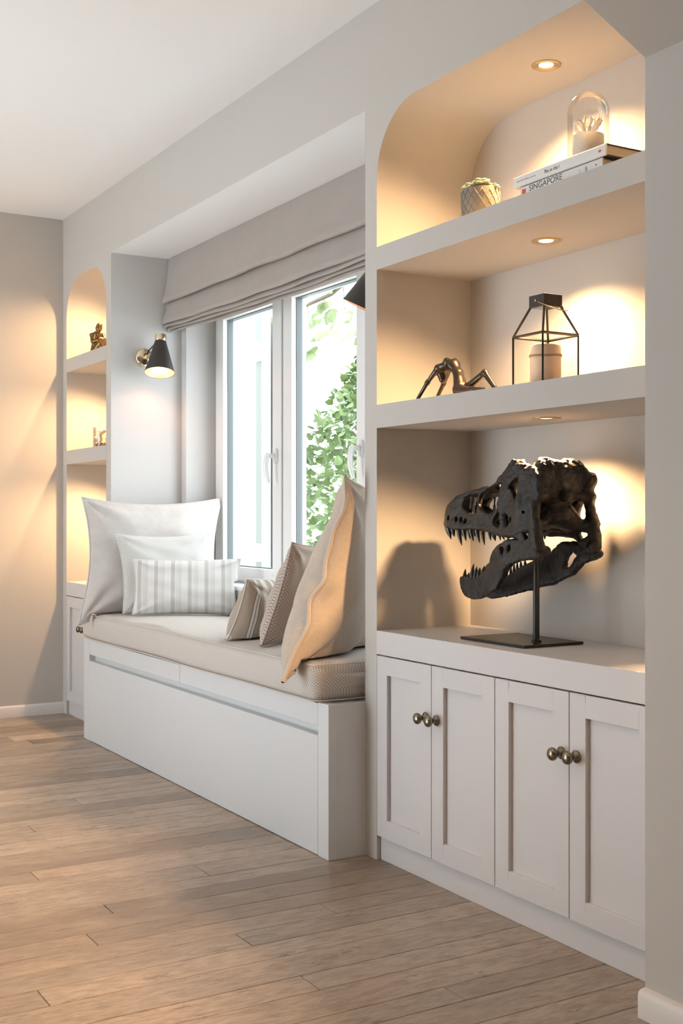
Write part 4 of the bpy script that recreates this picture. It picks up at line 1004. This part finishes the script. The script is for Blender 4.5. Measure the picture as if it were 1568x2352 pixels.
o = pb.build('pebbles', 'pebble', None, smooth=True); o['kind'] = 'stuff'; o['label'] = 'brown pebbles at the bottom of the glass of shells'; o['category'] = 'pebbles'
def spiral(name, label, c, R, rot):
    Rm = Euler(rot).to_matrix(); prims = []
    for i in range(22):
        q = i / 21; th = q * 4.2 * math.pi; rad = R * .75 * (1 - q) ; p = Rm @ Vector((rad * math.cos(th), rad * math.sin(th), R * 1.5 * q)); prims.append((tuple(Vector(c) + p), tuple(Vector(c) + p * 1.001), max(.0015, R * .55 * (1 - q) + .0015), max(.0015, R * .55 * (1 - q) + .0015)))
    prims = [(prims[i][0], prims[i + 1][0], prims[i][2], prims[i + 1][2]) for i in range(21)]
    o = link(name, sdf_capsules(name, prims, .0022, .003), 'shell', None, smooth=True); tag(o, label, 'shell', 'sea shells in the glass vase')
spiral('sea_shell', 'whorled shell lying on the pebbles at the left of the glass', (cx - .022, cy - .020, zb + .048), .020, (1.2, .4, 0))
spiral('sea_shell', 'whorled shell stacked highest inside the glass cylinder', (cx + .012, cy - .012, zb + .082), .021, (.4, -1.0, 1))
spiral('sea_shell', 'whorled shell deepest inside the glass cylinder, against its back', (cx + .014, cy + .026, zb + .048), .019, (-1.1, .3, 2))
st = MB(); c0 = Vector((cx - .004, cy - .002, zb + .100))
Rm = Euler((1.0, .35, .5)).to_matrix()
prims = [(tuple(c0), tuple(c0 + Rm @ Vector((.036 * math.cos(a), .036 * math.sin(a), .002))), .0075, .0022) for a in np.linspace(0, 2 * math.pi, 6)[:5]]
o = link('starfish', sdf_capsules('starfish', prims, .002, .004), 'shell', None, smooth=True); tag(o, 'pale starfish poking out of the top of the glass of shells', 'starfish')
# dark figurine behind the plush pillow
L_ = loc((-6.085, .075, SC_), Rv, Tv)
P = [(L_(0, 0, .016), L_(0, 0, .018), .030, .030, (1, 1, .55)), (L_(0, 0, .02), L_(-.004, 0, .055), .020, .024), (L_(-.004, 0, .055), L_(0, 0, .085), .024, .014), (L_(0, 0, .085), L_(.004, 0, .125), .012, .010), (L_(.004, 0, .125), L_(-.004, 0, .160), .010, .016), (L_(-.004, 0, .160), L_(0, 0, .185), .018, .013), (L_(-.03, 0, .05), L_(-.01, .01, .085), .010, .010), (L_(.03, 0, .05), L_(.01, .01, .085), .010, .010)]
fig('carved_figurine', P, .003, .006, 'bronze', 'dark carved figurine mostly hidden behind the plush pillow in the far niche')

# ================================================================== OUTSIDE THE WINDOW
structure(MB().box(-16, 6, .62, 14, -.35, -.25).build('ground', 'gravel'))
sh = thing('window_shutter', 'white shutter leaf folded open outside the far casement', 'shutter', (-6.2, .95, .6))
MB().box(-6.62, -5.90, .93, .96, .55, 2.5).build('shutter_panel', 'outwhite', sh)
MB().box(-5.90, -5.83, .915, .975, -.25, 2.20).build('shutter_stile', 'shutter_stile', sh, bevel=.004)
for z in (1.98, .88):
    hg = MB().box(-5.905, -5.80, .885, .915, z - .04, z + .015).build('hinge', 'handle', sh, bevel=.003)
    MB().box(-5.83, -5.76, .875, .915, z, z + .06).build('hinge_knuckle', 'handle', hg, bevel=.003)
bd = thing('side_board', 'grey weathered board standing outside behind the white shutter', 'board', (-5.8, 1.12, -.25))
MB().box(-6.3, -5.80, 1.05, 1.08, -.25, 2.18).build('panel', 'outgrey', bd)
for z in (.7, 1.2, 1.7): MB().box(-6.3, -5.80, 1.036, 1.05, z, z + .05).build('rail', 'outgrey', bd)

def leaf_mesh(w, L, lobes=True):
    o = [(0, 0, 0), (-.32, .12, .02), (-.5, .36, .05), (-.34, .52, .03), (-.30, .74, .04), (0, 1.0, -.04), (.30, .74, .04), (.34, .52, .03), (.5, .36, .05), (.32, .12, .02), (0, .45, -.03)]
    v = [(x * w, y * L, z * L) for x, y, z in o]
    f = [(10, i, i + 1) for i in range(9)] + [(10, 9, 0)]
    return v, f
def rand_rot(rg, down=False):
    if down: return Euler((math.radians(rg.uniform(-150, -100)), rg.uniform(-.5, .5), rg.uniform(-.9, .9))).to_matrix()
    return Euler((rg.uniform(-.6, 1.4), rg.uniform(-.7, .7), rg.uniform(0, 6.283))).to_matrix()
lm = None
def add_leaf(par, c, R, w, L, mat, cache={}):
    key = mat
    if key not in cache:
        v, f = leaf_mesh(1, 1); me = bpy.data.meshes.new('leaf'); me.from_pydata(v, [], f); me.materials.append(M[mat]); cache[key] = me
    o = bpy.data.objects.new('leaf', cache[key]); COL.objects.link(o)
    o.parent = par; o.matrix_parent_inverse = parent_inv(par)
    o.matrix_basis = Matrix.Translation(c) @ R.to_4x4() @ Matrix.Diagonal((w, L, L, 1)); return o
def shrub():
    rg = random.Random(21); n = 300
    c = Vector((-5.95, 1.85, -.25))
    o = thing('ivy_shrub', 'leafy green shrub outside the middle casement of the window', 'shrub', c)
    stems = MB()
    def prof(z): return np.interp(z, [-.25, .6, .8, 1.1, 1.5, 1.95, 2.15, 2.3], [.95, 1.0, .95, .78, .55, .27, .16, .02])
    for k in range(14):
        a = rg.uniform(0, 6.28); b = rg.uniform(.2, .9); H = rg.uniform(1.2, 2.3); pts = [c + Vector((.08 * math.cos(a), .08 * math.sin(a), 0))]
        for q in (.35, .7, 1.0):
            z = q * H - .25; rr = prof(z) * b; pts.append(Vector((c.x + rr * math.cos(a + .3 * q), c.y + rr * math.sin(a + .3 * q), z)))
        stems.tube(pts, [.016, .012, .007, .003], 6)
    stems.build('stem', 'bark', o, smooth=True)
    mass = MB(); v, f = leaf_mesh(1, 1); cands = []
    for k in range(8000):
        z = rg.uniform(-.2, 2.28); rr = prof(z) * math.sqrt(rg.uniform(.25, 1)) ; a = rg.uniform(0, 6.283)
        p = Vector((c.x + rr * math.cos(a), c.y + rr * math.sin(a), z)); s = rg.uniform(.038, .068); R = rand_rot(rg)
        if p.y < 1.16: continue
        cands.append((p, R, s))
    cands.sort(key=lambda q: (q[0].y - q[0].x * .3) if q[0].z > .7 else 99)
    for i, (p, R, s) in enumerate(cands):
        if i < n: add_leaf(o, p, R, s * .95, s, 'leaf')
        else: mass.add([p + R @ Vector((x * s * .95, y * s, z * s)) for x, y, z in v], f)
    ms = mass.build('foliage', 'leaf', o); ms['kind'] = 'stuff'
shrub()
def vine():
    rg = random.Random(5)
    p = [Vector(q) for q in ((-6.35, 1.30, 2.27), (-6.0, 1.27, 2.295), (-5.65, 1.25, 2.31), (-5.3, 1.22, 2.38), (-4.9, 1.18, 2.50))]
    o = thing('vine_branch', 'pale leafy vine branch hanging outside at the top of the window', 'branch', p[2])
    b = MB().tube(p, [.007, .011, .014, .016, .017], 8).build('branch', 'bark', o, smooth=True)
    for q, L in (((-5.72, 1.25, 2.305), .26), ((-5.5, 1.24, 2.34), .3), ((-5.95, 1.27, 2.295), .2), ((-5.3, 1.22, 2.38), .34)):
        q = Vector(q); MB().tube([q, q + Vector((.02, 0, -L * .5)), q + Vector((.06, .0, -L))], [.003, .0022, .0012], 6).build('twig', 'bark', o)
    for k in range(70):
        t_ = rg.random(); i = min(3, int(t_ * 4)); c = p[i].lerp(p[i + 1], t_ * 4 - i) + Vector((rg.uniform(-.12, .12), rg.uniform(-.1, .1), rg.uniform(-.30, .06)))
        s = rg.uniform(.07, .13); add_leaf(o, c, rand_rot(rg, True), s * .9, s, 'leaf2')
vine()
